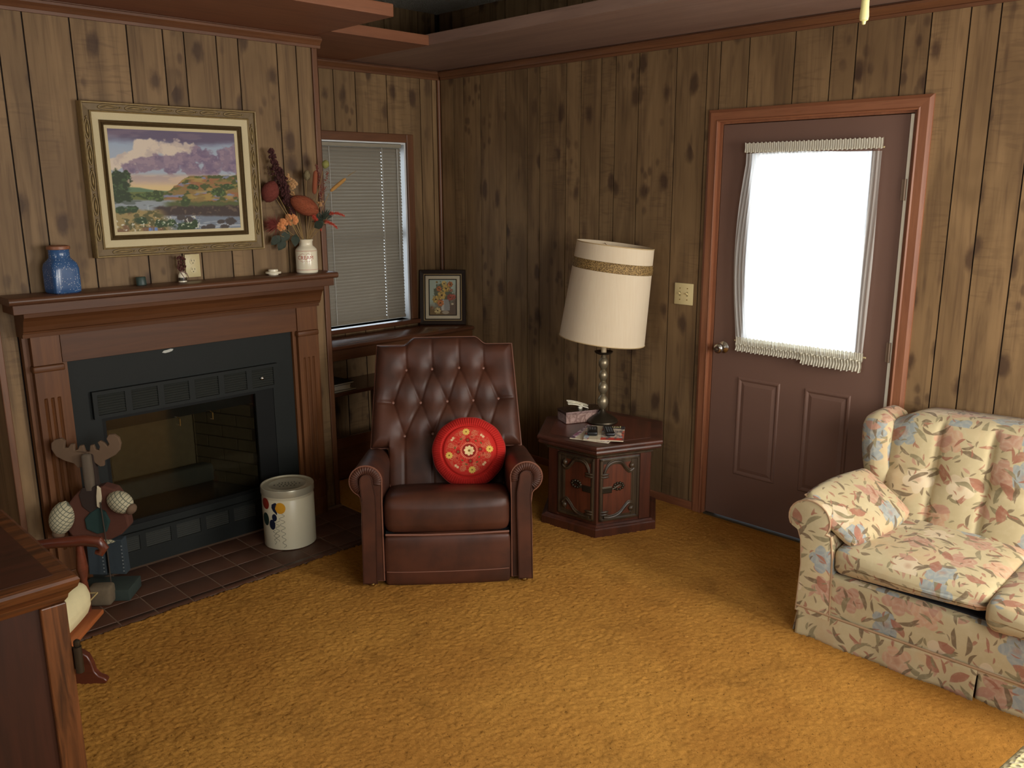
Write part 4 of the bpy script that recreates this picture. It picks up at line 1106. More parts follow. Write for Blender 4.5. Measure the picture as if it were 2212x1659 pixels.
plume(P3(642, 470, .014), P3(620, 380, .014), .022, 200, 'maroon_plume', mar, 2, .0080)
plume(P3(700, 440, .014), P3(694, 372, .014), .016, 110, 'dried_spray', plain('dusty_rose', L3(120, 62, 52), .9, var=.4, scale=60), 3, .004)
plume(P3(704, 430, .012), P3(716, 385, .012), .016, 70, 'dried_spray', plain('rose_spray', L3(138, 76, 60), .9, var=.4, scale=60), 4, .0032)
plume(P3(600, 410, .014), P3(594, 378, .014), .010, 40, 'dried_spray', plain('brown_spray', L3(92, 66, 52), .9), 5, .0032)
peach = plain('peach_petal', L3(206, 134, 82), .8, var=.25, scale=80); pale = plain('parchment_petal', L3(184, 142, 96), .85, var=.25, scale=80)
def floret(c_, r_, mat, name, seed, n_=16):
    rr_ = random.Random(seed); m_ = MB(); st_ = stem(tuple(c_), .0011)
    for k in range(n_):
        a = rr_.uniform(0, 6.283); t = math.sqrt(rr_.random()); p = c_+Vector((r_*t*math.cos(a), -.006*(1-t)-rr_.uniform(0, .005), r_*t*math.sin(a))); s = r_*.42
        n6 = 7; V = [tuple(p+Vector((0, -.003, 0)))]
        for q_ in range(n6):
            b_ = 2*math.pi*q_/n6; V.append(tuple(p+Vector((s*math.cos(b_), .004, s*math.sin(b_)))))
        m_.add(V, [(0, 1+(q_+1) % n6, 1+q_) for q_ in range(n6)])
    return m_.build(name, mat, st_)
floret(P3(617, 491, -.03), .024, peach, 'peach_cluster', 1, 22); floret(P3(638, 482, -.028), .026, peach, 'peach_cluster', 2, 22)
floret(P3(645, 412, .0), .020, pale, 'parchment_bloom', 3, 16); floret(P3(636, 398, .0), .018, pale, 'parchment_bloom', 4, 14); floret(P3(642, 432, -.004), .014, pale, 'parchment_bloom', 5, 10)
floret(P3(698, 449, -.012), .014, pale, 'parchment_bloom', 6, 10)
def spiky(c_, axis, L_, n_, mat, name, seed, wid=.0022, spread=.7):
    rr_ = random.Random(seed); m_ = MB(); ax = Vector(axis).normalized(); c_ = Vector(c_)
    for k in range(n_):
        d = (ax+Vector((rr_.gauss(0, 1), rr_.gauss(0, 1)*.6, rr_.gauss(0, 1)))*spread*.5).normalized(); l_ = L_*rr_.uniform(.6, 1)
        s_ = d.cross(Vector((0, 1, 0))); s_ = (s_.normalized() if s_.length > 1e-3 else Vector((1, 0, 0)))*wid
        m_.add([tuple(c_), tuple(c_+d*l_*.45+s_), tuple(c_+d*l_), tuple(c_+d*l_*.45-s_)], [(0, 1, 2, 3)])
    st_ = stem(tuple(c_), .001); return m_.build(name, mat, st_)
spiky(P3(606, 492, -.012), (-.8, -.1, .1), .075, 150, plain('thistle_red', L3(112, 44, 36), .9), 'thistle_bloom', 3, .0012, 1.3)
grn = plain('dark_leaf', L3(44, 53, 40), .7, var=.3); coral = plain('coral_spike', L3(196, 78, 58), .85, var=.2)
spiky(P3(690, 486, -.01), (.3, -.1, .2), .06, 24, grn, 'green_foliage', 8, .005, 1.2)
spiky(P3(703, 482, -.02), (.5, -.1, .6), .062, 40, grn, 'green_foliage', 5, .004, .9)
for (a, c_) in (((716, 470), (744, 478)), ((706, 486), (728, 502)), ((684, 480), (696, 506)), ((682, 474), (690, 494))):
    A, B = P3(*a, -.03), P3(*c_, -.036); rr_ = random.Random(a[0]); m_ = MB()
    for k in range(230):
        t = rr_.random(); p = A.lerp(B, t)+Vector((0, 0, .010*math.sin(t*2.6))); d = Vector((rr_.gauss(0, 1), rr_.gauss(0, 1), rr_.gauss(0, 1))).normalized()*rr_.uniform(.010, .017)*(1.15-t*.6)
        s_ = d.orthogonal().normalized()*.0020; m_.add([tuple(p-s_), tuple(p+s_), tuple(p+d)], [(0, 1, 2)])
    st_ = stem(tuple(A), .0011); m_.build('coral_spike', coral, st_)
for k, (x, y, ax) in enumerate(((632, 505, (-.5, -.2, -.6)), (645, 510, (-.1, -.3, -.8)), (622, 520, (-.5, 0, -.8)), (682, 498, (.3, -.2, .2)), (612, 512, (-.7, 0, -.7)))):
    c_ = P3(x, y, -.035); axv = Vector(ax).normalized(); s_ = axv.cross(Vector((0, 1, 0))).normalized(); m_ = MB(); L_ = .066
    pts = [(0, 0), (.25, .34), (.5, .42), (.8, .22), (1, 0), (.8, -.22), (.5, -.42), (.25, -.34)]
    V = [tuple(c_+axv*L_*a+s_*L_*w*.8+Vector((0, -.006*math.sin(a*3), 0))) for a, w in pts]; V2 = [tuple(Vector(t)+Vector((0, .001, 0))) for t in V]
    m_.add(V+V2, [tuple(range(8)), tuple(reversed(range(8, 16)))]+[(i, 8+i, 8+(i+1) % 8, (i+1) % 8) for i in range(8)]); st_ = stem(tuple(c_), .001); m_.build('leaf', grn, st_)

# ------------------------------------------------------------------ built-in shelf in the window recess, with books
sh = empty('built_in_shelf', (0, 0, 0), label='built-in wooden shelf unit under the window with an open lower shelf', cat='shelf')
b = MB(); b.prism([(.002, .815), (.322, .815), (.330, .820), (.333, .8275), (.330, .835), (.322, .840), (.002, .840)], lambda p, z, d: (p, d, z), YB+.003, -.013); b.build('top_board', M['shelf'], sh, smooth=True)
b = MB(); b.box(.295, .315, YB+.003, -.013, .752, .8145); b.build('apron', M['mantel'], sh, bevel=.002)
b = MB(); b.box(.004, .325, YB+.003, -.013, .538, .560); b.build('lower_board', M['shelf'], sh, bevel=.003)
b = MB(); b.box(.004, .300, -.64, -.618, .02, .537); b.build('divider', M['shelf'], sh)
b = MB(); b.box(.285, .305, YB+.003, -.645, .02, .275); b.build('low_panel', M['shelf'], sh)
def book(name, c_, sz, rz, cover, label, z):
    e = empty(name, (c_[0], c_[1], z), rz, label=label, cat='book', group='books stacked on the recess shelf')
    a, d_, t = sz
    q = MB(); q.box(-a/2, a/2, -d_/2, d_/2, t-.002, t); q.box(-a/2, a/2, -d_/2, d_/2, 0, .002); q.box(-a/2, -a/2+.002, -d_/2, d_/2, .002, t-.002); q.build('cover', cover, e)
    q = MB(); q.box(-a/2+.003, a/2-.003, -d_/2+.003, d_/2-.003, .0022, t-.0022); q.build('pages', plain('page_edges', L3(190, 184, 166), .9), e)
cdark = plain('black_cover', L3(44, 42, 36), .5); cw_ = plain('white_cover', L3(196, 192, 178), .5); cg = plain('grey_cover', L3(120, 116, 104), .6)
book('book', (.205, -1.105), (.22, .28, .010), R(4), cg, 'thin grey booklet at the bottom of the small stack on the recess shelf', .561)
book('book', (.200, -1.120), (.19, .26, .026), R(-3), cw_, 'thick white paperback in the middle of the stack on the recess shelf', .5715)
book('book', (.205, -1.115), (.20, .29, .012), R(6), cdark, 'flat black book topmost of the stack on the recess shelf', .598)

# small flower painting leaning in the corner on the shelf
fpn = empty('flower_painting', (.142, -.124, .8415), 0, label='small still life of yellow and orange flowers in a dark frame on the window shelf', cat='painting')
ang = math.atan2(.69, .72)
fpn.rotation_euler = (R(-7), 0, ang)
dk = plain('dark_walnut_frame', L3(48, 36, 28), .6, spec=.2); gl_ = plain('thin_gilt', L3(150, 124, 78), .4, .4); mt = plain('cream_mat', L3(206, 192, 162), .9)
def frame2(W_, H_, prof, name, mat):
    b_ = MB(); n_ = len(prof); V = []
    for (sx, sz) in ((-1, 0), (1, 0), (1, 1), (-1, 1)):
        for (i_, p_) in prof: V.append((sx*(W_/2-i_), -p_, (H0-H_)/2 + (i_ if sz == 0 else H_-i_)))
    F = [(c_*n_+k, ((c_+1) % 4)*n_+k, ((c_+1) % 4)*n_+(k+1) % n_, c_*n_+(k+1) % n_) for c_ in range(4) for k in range(n_)]
    b_.add(V, F); return b_.build(name, mat, fpn)
W0, H0 = .312, .368
frame2(W0, H0, [(0, 0), (0, .022), (.004, .026), (.026, .020), (.028, .014), (.028, 0)], 'frame', dk)
frame2(W0-.056, H0-.056, [(0, 0), (0, .018), (.004, .018), (.005, 0)], 'gilt_fillet', gl_)
frame2(W0-.066, H0-.066, [(0, 0), (0, .0145), (.007, .0145), (.007, 0)], 'frame_step', dk)
frame2(W0-.080, H0-.080, [(0, 0), (0, .011), (.021, .011), (.021, 0)], 'mat', mt)
frame2(W0-.122, H0-.122, [(0, 0), (0, .013), (.006, .012), (.006, 0)], 'inner_fillet', dk)
def still_life(nu, nv):
    u, v = np.meshgrid(np.linspace(0, 1, nu), np.linspace(0, 1, nv), indexing='ij')
    n1 = fbm(u*6, v*6, 2, 4); n2 = fbm(u*22, v*22, 6, 3)
    c = np.zeros((nu, nv, 3))+np.array((176, 188, 168.)); c = mixc(c, smoothstep(.35, .9, v+.5*(u-.5)+.3*(n1-.5)), (104, 84, 66)); c = mixc(c, smoothstep(.75, .95, v-.3*(u-.3)), (122, 96, 56))
    lf = smoothstep(1.0, .8, np.hypot((u-.52)/.40, (v-.42)/.36)+.7*(n2-.5)); c = mixc(c, lf*.75, (74, 74, 50))
    vs_ = (np.abs(u-.60) < .11+.05*np.sin((v-.56)*7))*(v > .56)*(v < .88); c = mixc(c, vs_*1.0, (150, 146, 138)); c = mixc(c, vs_*smoothstep(.58, .50, u), (198, 192, 176))
    c = mixc(c, smoothstep(1.1, .9, np.hypot((u-.60)/.13, (v-.93)/.05))*.9, (176, 160, 134))
    def fl(a, b_, r_, col, eye=(90, 62, 34)):
        nonlocal c
        th = np.arctan2((v-b_)*1.3, u-a); d = np.hypot(u-a, (v-b_)*1.28)/(r_*(1+.12*np.cos(7*th+a*40)))
        m_ = smoothstep(1.05, .92, d); c = mixc(c, m_, col); c = mixc(c, m_*smoothstep(.5, .65, n2+.25*(d-.5)), tuple(t*.78 for t in col)); c = mixc(c, smoothstep(.30, .2, d), eye)
    O, Yl, Rd, Pk = (206, 128, 72), (214, 176, 92), (184, 92, 70), (206, 142, 110)
    for a in ((.36, .26, .10, O), (.78, .13, .10, O), (.55, .11, .10, (220, 190, 112)), (.62, .25, .13, Yl), (.46, .44, .155, Yl), (.24, .56, .13, Yl), (.41, .66, .125, O), (.78, .50, .12, Rd), (.90, .49, .09, Rd), (.80, .30, .06, Pk), (.30, .88, .115, (220, 194, 130)), (.09, .80, .06, (160, 120, 84)), (.28, .07, .04, (170, 140, 80))): fl(*a)
    c = mixc(c, smoothstep(1.1, .8, np.hypot((u-.86)/.05, (v-.69)/.03)), (196, 176, 140))
    return c
nu, nv = 130, 160
u, v = np.meshgrid(np.linspace(0, 1, nu), np.linspace(0, 1, nv), indexing='ij')
fast_grid('canvas', (u-.5)*(W0-.132), np.full((nu, nv), -.0085), H0/2+(.5-v)*(H0-.132), paint_attr('oil_flowers', .55, .35, bump=.1), colors=lin(still_life(nu, nv)), parent=fpn, flip=True)
b = MB(); b.box(-W0/2+.03, W0/2-.03, -.008, -.0005, .03, H0-.03); b.build('backing', dk, fpn)
# ------------------------------------------------------------------ leather recliner
RL = (1.843, -1.5576, 0.004); RZ = math.atan2(.76, .65)
def to_world(loc, rz, p):
    c_, s_ = math.cos(rz), math.sin(rz)
    return (loc[0]+p[0]*c_-p[1]*s_, loc[1]+p[0]*s_+p[1]*c_, loc[2]+p[2])
rec = empty('recliner', RL, RZ, label='brown leather recliner with tufted back and rolled arms before the window', cat='recliner')
LE, WE = M['leather'], M['leather_welt']
for sg in (-1, 1):
    xc, zc, ra = .350, .503, .070
    out = [(.377, .035), (.374, .30), (.370, .38), (.376, .430)]
    for k in range(0, 25):
        a = R(-60 + k/24*250)
        out.append((xc+ra*math.cos(a), zc+ra*math.sin(a)))
    out += [(.282, .46), (.284, .40), (.285, .035)]
    out = [(sg*x, z) for x, z in out]
    if sg < 0: out = out[::-1]
    b = MB(); b.prism(out, lambda x, z, d: (x, d, z-.17*max(0, d-.012)*(z > .3)), .66, .012); b.build('arm', LE, rec, smooth=True)
    b = MB(); b.tube([(x, .011, z) for x, z in out], .0035, 5, closed=True); b.build('arm_welt', WE, rec, smooth=True)
    # pleated rosette round the scroll
    V = []; F = []; na = 150; rads = [.024, .030, .042, .055, .065, .069]
    for i in range(na+1):
        a = R(-58+i/na*256)
        pl = abs(math.sin(i*math.pi/6))
        for j, r_ in enumerate(rads):
            e = math.sin(math.pi*j/(len(rads)-1))
            V.append((sg*(xc+r_*math.cos(a)), .010-.013*e*(.55+.45*pl), zc+r_*math.sin(a)))
    n = len(rads)
    for i in range(na):
        for j in range(n-1):
            q = (i*n+j, i*n+j+1, (i+1)*n+j+1, (i+1)*n+j); F.append(q if sg > 0 else q[::-1])
    b = MB(); b.add(V, F); b.build('pleated_rosette', LE, rec, smooth='all')
    fp_ = [(.315, .032), (.312, .20), (.308, .36), (.308, .44), (.318, .50)]
    for k in range(9):
        a = R(180-k*22.5); fp_.append((.346+.027*math.cos(a), .512+.028*math.sin(a)))
    fp_ += [(.372, .48), (.366, .42), (.370, .36), (.372, .20), (.376, .032)]
    fp_ = [(sg*x, z) for x, z in fp_]
    if sg > 0: fp_ = fp_[::-1]
    b = MB(); b.prism(fp_[::-1], lambda x, z, d: (x, d, z), .012, -.012); b.build('arm_front_panel', LE, rec, bevel=.003, smooth=True)
    b = MB(); b.tube([(x, -.0125, z) for x, z in fp_], .0022, 5, closed=True); b.build('panel_welt', plain('dark_piping', L3(60, 34, 26), .4), rec, smooth=True)
    b = MB(); b.lathe([(0, 0), (.011, .002), (.016, .010), (.016, .018), (.011, .025), (.006, .027), (.006, .040), (0, .040)], (sg*.342, .035, -.004), 16); b.build('caster', M['brass'], rec, smooth=True)
def slope(p): return (p[0], p[1], p[2]-.26*max(0, p[1]-.06)*max(0, (p[2]-.25))/.18 if p[2] > .25 else p[2])
b = MB(); b.rbox(-.279, .279, -.002, .60, .252, .425, .045, 10, .016, slope); b.build('seat_cushion', LE, rec, smooth='all')
b = MB(); b.tube([(-.272, -.004, .258), (-.1, -.008, .254), (.1, -.008, .254), (.272, -.004, .258)], .005, 6); b.build('seat_welt', WE, rec, smooth=True)
b = MB(); b.rbox(-.278, .278, .006, .060, .008, .243, .018, 8, .010); b.build('footrest', LE, rec, smooth='all')
b = MB(); b.tube([(-.272+.544*k/16, -.0015+.0035*((k-8)/8)**2, .075+.004*((k-8)/8)**4) for k in range(17)], .0022, 5); b.build('footrest_seam', WE, rec, smooth=True)
b = MB(); b.box(-.276, .276, .062, .62, .035, .25); b.build('base', M['under'], rec)
# tufted back
BUT = [(-.197, .835), (-.067, .838), (.070, .842), (.194, .838), (-.264, .682), (-.127, .680), (.007, .684), (.138, .686), (.266, .692), (-.209, .526), (-.067, .533), (.072, .534), (.205, .532)]
CR = [(0, 4), (0, 5), (1, 5), (1, 6), (2, 6), (2, 7), (3, 7), (3, 8), (4, 9), (5, 9), (5, 10), (6, 10), (6, 11), (7, 11), (7, 12), (8, 12)]
segs = [(BUT[a], BUT[c]) for a, c in CR]+[(BUT[k], (BUT[k][0]*1.0, 1.02)) for k in range(4)]+[(BUT[k], (BUT[k][0], .25)) for k in range(9, 13)]+[(BUT[4], (-.40, .684)), (BUT[8], (.40, .694))]
na, nz = 131, 118
A_, T_ = np.meshgrid(np.linspace(-1, 1, na), np.linspace(0, 1, nz), indexing='ij')
zb = np.where(np.abs(A_) <= .765, .285, .474); zt = .957+.036*smoothstep(.62, .44, np.abs(A_))
Zc = np.maximum(zb, .285+(zt-.285)*T_)
Wd = .376-np.clip((Zc-.474)/.48, 0, 1)*.032
Xc = A_*Wd
ed = np.minimum.reduce([(1-np.abs(A_))*Wd, zt-Zc, np.where(Zc < .474, .0+np.maximum(0, (.765-np.abs(A_))*Wd)+.02, np.where(np.abs(A_) > .765, Zc-zb+.0, 9))])
bul = .052*np.sqrt(np.clip(1-(1-np.clip(ed/.055, 0, 1))**2, 0, 1))
disp = np.zeros_like(Xc)
for (x, z) in BUT: disp += .025*np.exp(-(((Xc-x)**2+(Zc-z)**2)/.048**2))+.010*np.exp(-(((Xc-x)**2+(Zc-z)**2)/.014**2))
cre = np.zeros_like(Xc)
for (p, q) in segs:
    d = np.array(q)-np.array(p); L_ = np.hypot(*d); t = np.clip(((Xc-p[0])*d[0]+(Zc-p[1])*d[1])/L_**2, 0, 1)
    r_ = np.hypot(Xc-p[0]-t*d[0], Zc-p[1]-t*d[1]); cre = np.maximum(cre, .0060*np.exp(-(r_/.0060)**2)+.0022*np.exp(-(r_/.026)**2))
disp = np.minimum(disp+cre, .045)
dep = bul-disp*np.clip(ed/.03, 0, 1)
yz = .505+(Zc-.285)*.432
nrm = np.array([0, -.918, .396])
Pf = np.stack([Xc, yz+nrm[1]*dep, Zc+nrm[2]*dep], -1)
Pb = np.stack([Xc*.985, yz+.105, Zc-.03], -1)
b = MB(); b.slab(Pf.transpose(1, 0, 2), Pb.transpose(1, 0, 2)); b.build('tufted_back', LE, rec, smooth='all')
ring = [Pf[0, j] for j in range(nz-1, -1, -1)]+[Pf[i, 0] for i in range(1, na)]+[Pf[-1, j] for j in range(1, nz)]+[Pf[i, -1] for i in range(na-2, 0, -1)]
b = MB(); b.tube([tuple(p) for p in ring[::2]], .0042, 5, closed=True); b.build('back_welt', WE, rec, smooth=True)
bt = None
for (x, z) in BUT:
    y = .505+(z-.285)*.432; d_ = .052-.040
    if bt is None:
        m_ = MB(); m_.M = Matrix.Rotation(R(66), 4, 'X'); m_.lathe([(0, -.004), (.008, -.003), (.0085, .002), (.006, .006), (0, .0075)], seg=14); bt = m_.build('button', WE, rec, smooth=True); o = bt
    else: o = bpy.data.objects.new('button', bt.data); COL.objects.link(o); o.parent = rec
    o.location = (x, y+nrm[1]*d_, z+nrm[2]*d_)

# round red pillow on the seat
PR = .176
def pillow_col(r_, th, x, y):
    c = np.zeros(r_.shape+(3,))+np.array((196, 44, 36.))
    c = mixc(c, (r_ > .735)*(.22+.22*np.sin(th*88)), (150, 24, 24))
    emb = (r_ < .66); n1 = fbm(x*14+20, y*14+20, 4, 3)
    tint = smoothstep(.66, .60, r_)*smoothstep(.22, .26, r_)*smoothstep(.42, .58, fbm(x*30+40, y*30+40, 17, 2)); c = mixc(c, tint*.40, (196, 134, 92))
    # scrolls
    for k in range(8):
        a0 = k*math.pi/4+.35
        for (rr_, rad) in ((.52, .085), (.40, .06)):
            cx, cy = rr_*math.cos(a0+.12*(k % 2)), rr_*math.sin(a0+.12*(k % 2)); d = np.hypot(x-cx, y-cy); an = np.arctan2(y-cy, x-cx)
            sp_ = np.abs(((d/rad*2.2-an/(2*np.pi)+k*.3) % 1)-.5)*(d < rad); c = mixc(c, (sp_ > .34)*(d < rad)*.75, (206, 158, 112))
    # green leaves
    for k in range(16):
        a0 = k*math.pi/8+.18; rr_ = .33+.06*(k % 2); cx, cy = rr_*math.cos(a0), rr_*math.sin(a0)
        lx = (x-cx)*math.cos(a0)+(y-cy)*math.sin(a0); ly = -(x-cx)*math.sin(a0)+(y-cy)*math.cos(a0); c = mixc(c, smoothstep(1.1, .8, np.hypot(lx/.022, ly/.038)), (104, 92, 48) if k % 3 else (150, 44, 34))
    for k in range(4):      # dark red tulips on the axes
        a0 = math.pi/2*k+.10; cx, cy = .30*math.cos(a0), .30*math.sin(a0); d = np.hypot(x-cx, y-cy); c = mixc(c, smoothstep(.075, .06, d), (150, 28, 26)); c = mixc(c, smoothstep(.035, .028, d), (120, 84, 48))
    # centre: ring of dots, dark ring, cream eight-petal flower
    c = mixc(c, (np.abs(r_-.215) < .022)*(np.sin(th*32) > 0), (216, 140, 110))
    c = mixc(c, smoothstep(.185, .178, r_), (150, 34, 28)); c = mixc(c, (np.abs(r_-.172) < .012)*1.0, (112, 40, 28))
    pr = .150*(.78+.22*np.abs(np.cos(4*(th+.1)))); c = mixc(c, smoothstep(pr, pr-.012, r_), (232, 204, 150)); c = mixc(c, smoothstep(.034, .028, r_), (130, 96, 40))
    for (a0, rr_) in ((1.70, .545), (.06, .56), (-1.44, .545), (3.36, .56)):
        cx, cy = rr_*math.cos(a0), rr_*math.sin(a0); d = np.hypot(x-cx, y-cy); an = np.arctan2(y-cy, x-cx); pr = .108*(.70+.30*np.abs(np.cos(5*an))**.7*1); c = mixc(c, smoothstep(pr, pr-.012, d), (224, 186, 92)); c = mixc(c, smoothstep(.026, .02, d), (140, 100, 40))
    for k, a0 in enumerate((.85, 2.5, 4.05, 5.55)):
        for s_ in (-.07, .05): 
            cx, cy = .555*math.cos(a0+s_), .555*math.sin(a0+s_); d = np.hypot(x-cx, y-cy); an = np.arctan2(y-cy, x-cx); pr = .046*(.6+.4*np.abs(np.cos(2.5*an))); c = mixc(c, smoothstep(pr, pr-.01, d), (226, 186, 142))
    return c
nr, nt = 120, 420
rr, tt = np.meshgrid(np.concatenate([np.linspace(.001, .70, 76), np.linspace(.71, 1.0, 44)]), np.linspace(0, 2*np.pi, nt), indexing='ij')
wobr = 1+.008*np.sin(3*tt+.6)+.006*np.sin(11*tt)*(rr > .85)
prf = np.sqrt(np.clip(1-rr**2.6, 0, 1))
ple = (rr > .735)*np.sin(np.pi*np.clip((rr-.735)/.265, 0, 1))*.0030*np.sin(88*tt)
thick = .060*prf - .010*np.exp(-((rr-.735)/.03)**2) - .006*np.exp(-(rr/.06)**2)
xx, zz = PR*rr*wobr*np.cos(tt), PR*.965*rr*wobr*np.sin(tt)
ploc = to_world(RL, RZ, (.108, .430, .4930))
pil = empty('round_pillow', ploc, RZ, label='round red pillow with embroidered flowers and a pleated border on the recliner', cat='pillow')
pil.rotation_euler = (R(-24), 0, RZ)
pm = paint_attr('embroidered_red_cloth', .85, .2)
fast_grid('embroidered_face', xx, -(thick+ple), zz, pm, colors=lin(pillow_col(rr, tt, rr*np.cos(tt), rr*np.sin(tt))), parent=pil)
fast_grid('pillow_back', xx[::4, ::4], (.05*prf)[::4, ::4], zz[::4, ::4], plain('red_cloth', L3(178, 38, 32), .85), parent=pil, flip=True)
b = MB(); b.tube([(xx[-1, k], 0, zz[-1, k]) for k in range(0, nt-1, 4)], .0026, 5, closed=True); b.build('piping', plain('red_piping', L3(170, 50, 44), .8), pil, smooth=True)

# ------------------------------------------------------------------ hexagonal end table
TL = (1.770, -.410, .004); TZ = R(35.6)
tab = empty('end_table', TL, TZ, label='hexagonal carved walnut end table beside the recliner', cat='table')
def hexa(R_, z0, z1, m_=None, rot=0):
    m_ = m_ or MB(); pts = [(R_*math.cos(R(-90+60*k)), R_*math.sin(R(-90+60*k))) for k in range(6)]
    return m_.prism(pts, lambda x, y, d: (x, y, d), z0, z1)
def hexprof(prof, name, mat):
    m_ = MB(); n_ = len(prof); V = [(r_*math.cos(R(-90+60*k)), r_*math.sin(R(-90+60*k)), z) for k in range(6) for (r_, z) in prof]
    F = [(k*n_+j, ((k+1) % 6)*n_+j, ((k+1) % 6)*n_+j+1, k*n_+j+1) for k in range(6) for j in range(n_-1)]
    F += [tuple(reversed([k*n_ for k in range(6)])), tuple(k*n_+n_-1 for k in range(6))]
    m_.add(V, F); return m_.build(name, mat, tab)
hexprof([(.345, 0), (.345, .046), (.338, .052), (.330, .054), (.318, .062)], 'plinth', M['table'])
hexprof([(.306, .062), (.306, .432)], 'body', M['table'])
hexprof([(.312, .418), (.318, .424), (.318, .430), (.330, .436), (.338, .4475)], 'neck_moulding', M['table_dark'])
hexprof([(.352, .448), (.362, .452), (.364, .460), (.360, .468), (.370, .474), (.372, .484), (.368, .491), (.360, .4935)], 'table_top', M['table_top'])
hexprof([(.300, .4936), (.300, .4945)], 'top_inlay', wood('inlay_veneer', L3(96, 50, 36), L3(70, 38, 28), 'y', .35, .8))
ap = .306*math.cos(R(30)); fwid = .306
for side in (-1, 1):
    # face frame: X from the outer edge to the front corner, Z up, -Y outwards
    ang_ = R(-90+30*side)
    nv_ = Vector((math.cos(ang_), math.sin(ang_), 0)); tx = Vector((-math.sin(ang_), math.cos(ang_), 0))
    if side > 0: tx = tx*1.0
    cen = nv_*ap
    inner = -side            # +1 means front corner lies at +tx
    def Fp(a, z, o_=0.0):
        """a: 0 outer edge of the face .. 1 front corner"""
        t_ = (a-.5)*fwid*(-1 if side > 0 else 1)
        return tuple(cen+tx*t_+nv_*o_+Vector((0, 0, z)))
    dr = MB()
    def slabf(m_, a0, a1, z0, z1, o0, o1):
        V = [Fp(a, z, o_) for o_ in (o0, o1) for (a, z) in ((a0, z0), (a1, z0), (a1, z1), (a0, z1))]
        m_.add(V, [(0, 1, 2, 3), (4, 5, 6, 7), (0, 1, 5, 4), (1, 2, 6, 5), (2, 3, 7, 6), (3, 0, 4, 7)])
    A0, A1, Z0_, Z1_ = .235, .955, .082, .412
    slabf(dr, A0, A1, Z0_, Z1_, .0005, .010); dob = dr.build('door', M['table_dark'], tab)
    m_ = MB(); slabf(m_, .385, .90, .110, .385, .0100, .0115); m_.build('door_field', wood('red_walnut', L3(104, 52, 30), L3(70, 36, 22), 'z', .45, 1.4), dob)
    m_ = MB()
    for (a0, a1, z0, z1) in ((A0, A0+.045, Z0_, Z1_), (A1-.035, A1, Z0_, Z1_), (A0, A1, Z1_-.012, Z1_), (A0, A1, Z0_, Z0_+.012)): slabf(m_, a0, a1, z0, z1, .0101, .0155)
    m_.build('door_border', M['table_dark'], dob, bevel=.002)
    m_ = MB(); slabf(m_, .285, .385, .100, .398, .0101, .0128); slabf(m_, .34, .365, .14, .355, .0128, .0150); m_.build('door_stile', M['table_dark'], dob)
    m_ = MB(); slabf(m_, .02, .215, .064, .430, .0003, .008); m_.build('corner_post', M['table'], tab, bevel=.003)
    def wave(pts, r_):
        out = []
        for i in range(len(pts)-1):
            p0 = pts[max(i-1, 0)]; p1 = pts[i]; p2 = pts[i+1]; p3 = pts[min(i+2, len(pts)-1)]
            for k in range(6):
                t = k/6; out.append(tuple(.5*((2*p1[d])+(-p0[d]+p2[d])*t+(2*p0[d]-5*p1[d]+4*p2[d]-p3[d])*t*t+(-p0[d]+3*p1[d]-3*p2[d]+p3[d])*t**3) for d in (0, 1)))
        out.append(pts[-1]); return out
    top = wave([(.40, .375), (.345, .352), (.42, .338), (.50, .358), (.58, .388), (.70, .394), (.80, .384), (.86, .360), (.885, .340)], 0)
    bot = wave([(.40, .125), (.345, .150), (.42, .168), (.50, .148), (.58, .120), (.68, .104), (.80, .100), (.89, .104)], 0)
    for crv, nm in ((top, 'top_scroll'), (bot, 'bottom_scroll')):
        m_ = MB()
        m_.tube([Fp(a, z, .017) for a, z in crv], .0060, 6); m_.tube([Fp(a, z-.0085, .0145) for a, z in crv], .0040, 5); m_.tube([Fp(a, z+.0085, .0145) for a, z in crv], .0040, 5)
        m_.build(nm, M['table_dark'], dob, smooth=True)
    for (a, z) in ((.385, .366), (.385, .136)):
        m_ = MB(); m_.M = Matrix.Translation(Fp(a, z, .014)); m_.lathe([(max(1e-5, .015*math.sin(math.pi*k/8)), -.015*math.cos(math.pi*k/8)) for k in range(9)], seg=14, cap=False); m_.build('carved_ball', M['table_dark'], dob, smooth=True)
    for zr in (.318, .332, .118, .132):
        m_ = MB(); m_.tube([Fp(.80, zr, .014), Fp(.83, zr, .017), Fp(.925, zr, .017), Fp(.95, zr, .012)], [.003, .0055, .0055, .003], 6); m_.build('turned_ring', M['table_dark'], dob, smooth=True)
    hp = MB(); slabf(hp, .745, .925, .232, .262, .0115, .0165); han = hp.build('handle', M['bronze'], dob, bevel=.003)
    m_ = MB()
    for k in range(10):
        t = 2*math.pi*k/10; m_.M = Matrix.Translation(Fp(.62+.085*math.cos(t), .262+.017*math.sin(t), .014)); m_.lathe([(max(1e-5, .0075*math.sin(math.pi*q/6)), -.0075*math.cos(math.pi*q/6)) for q in range(7)], seg=8, cap=False)
    m_.M = None; m_.tube([Fp(.53, .262, .013), Fp(.62, .268, .018), Fp(.74, .250, .016)], .004, 6); m_.build('escutcheon', M['bronze'], han, smooth=True)

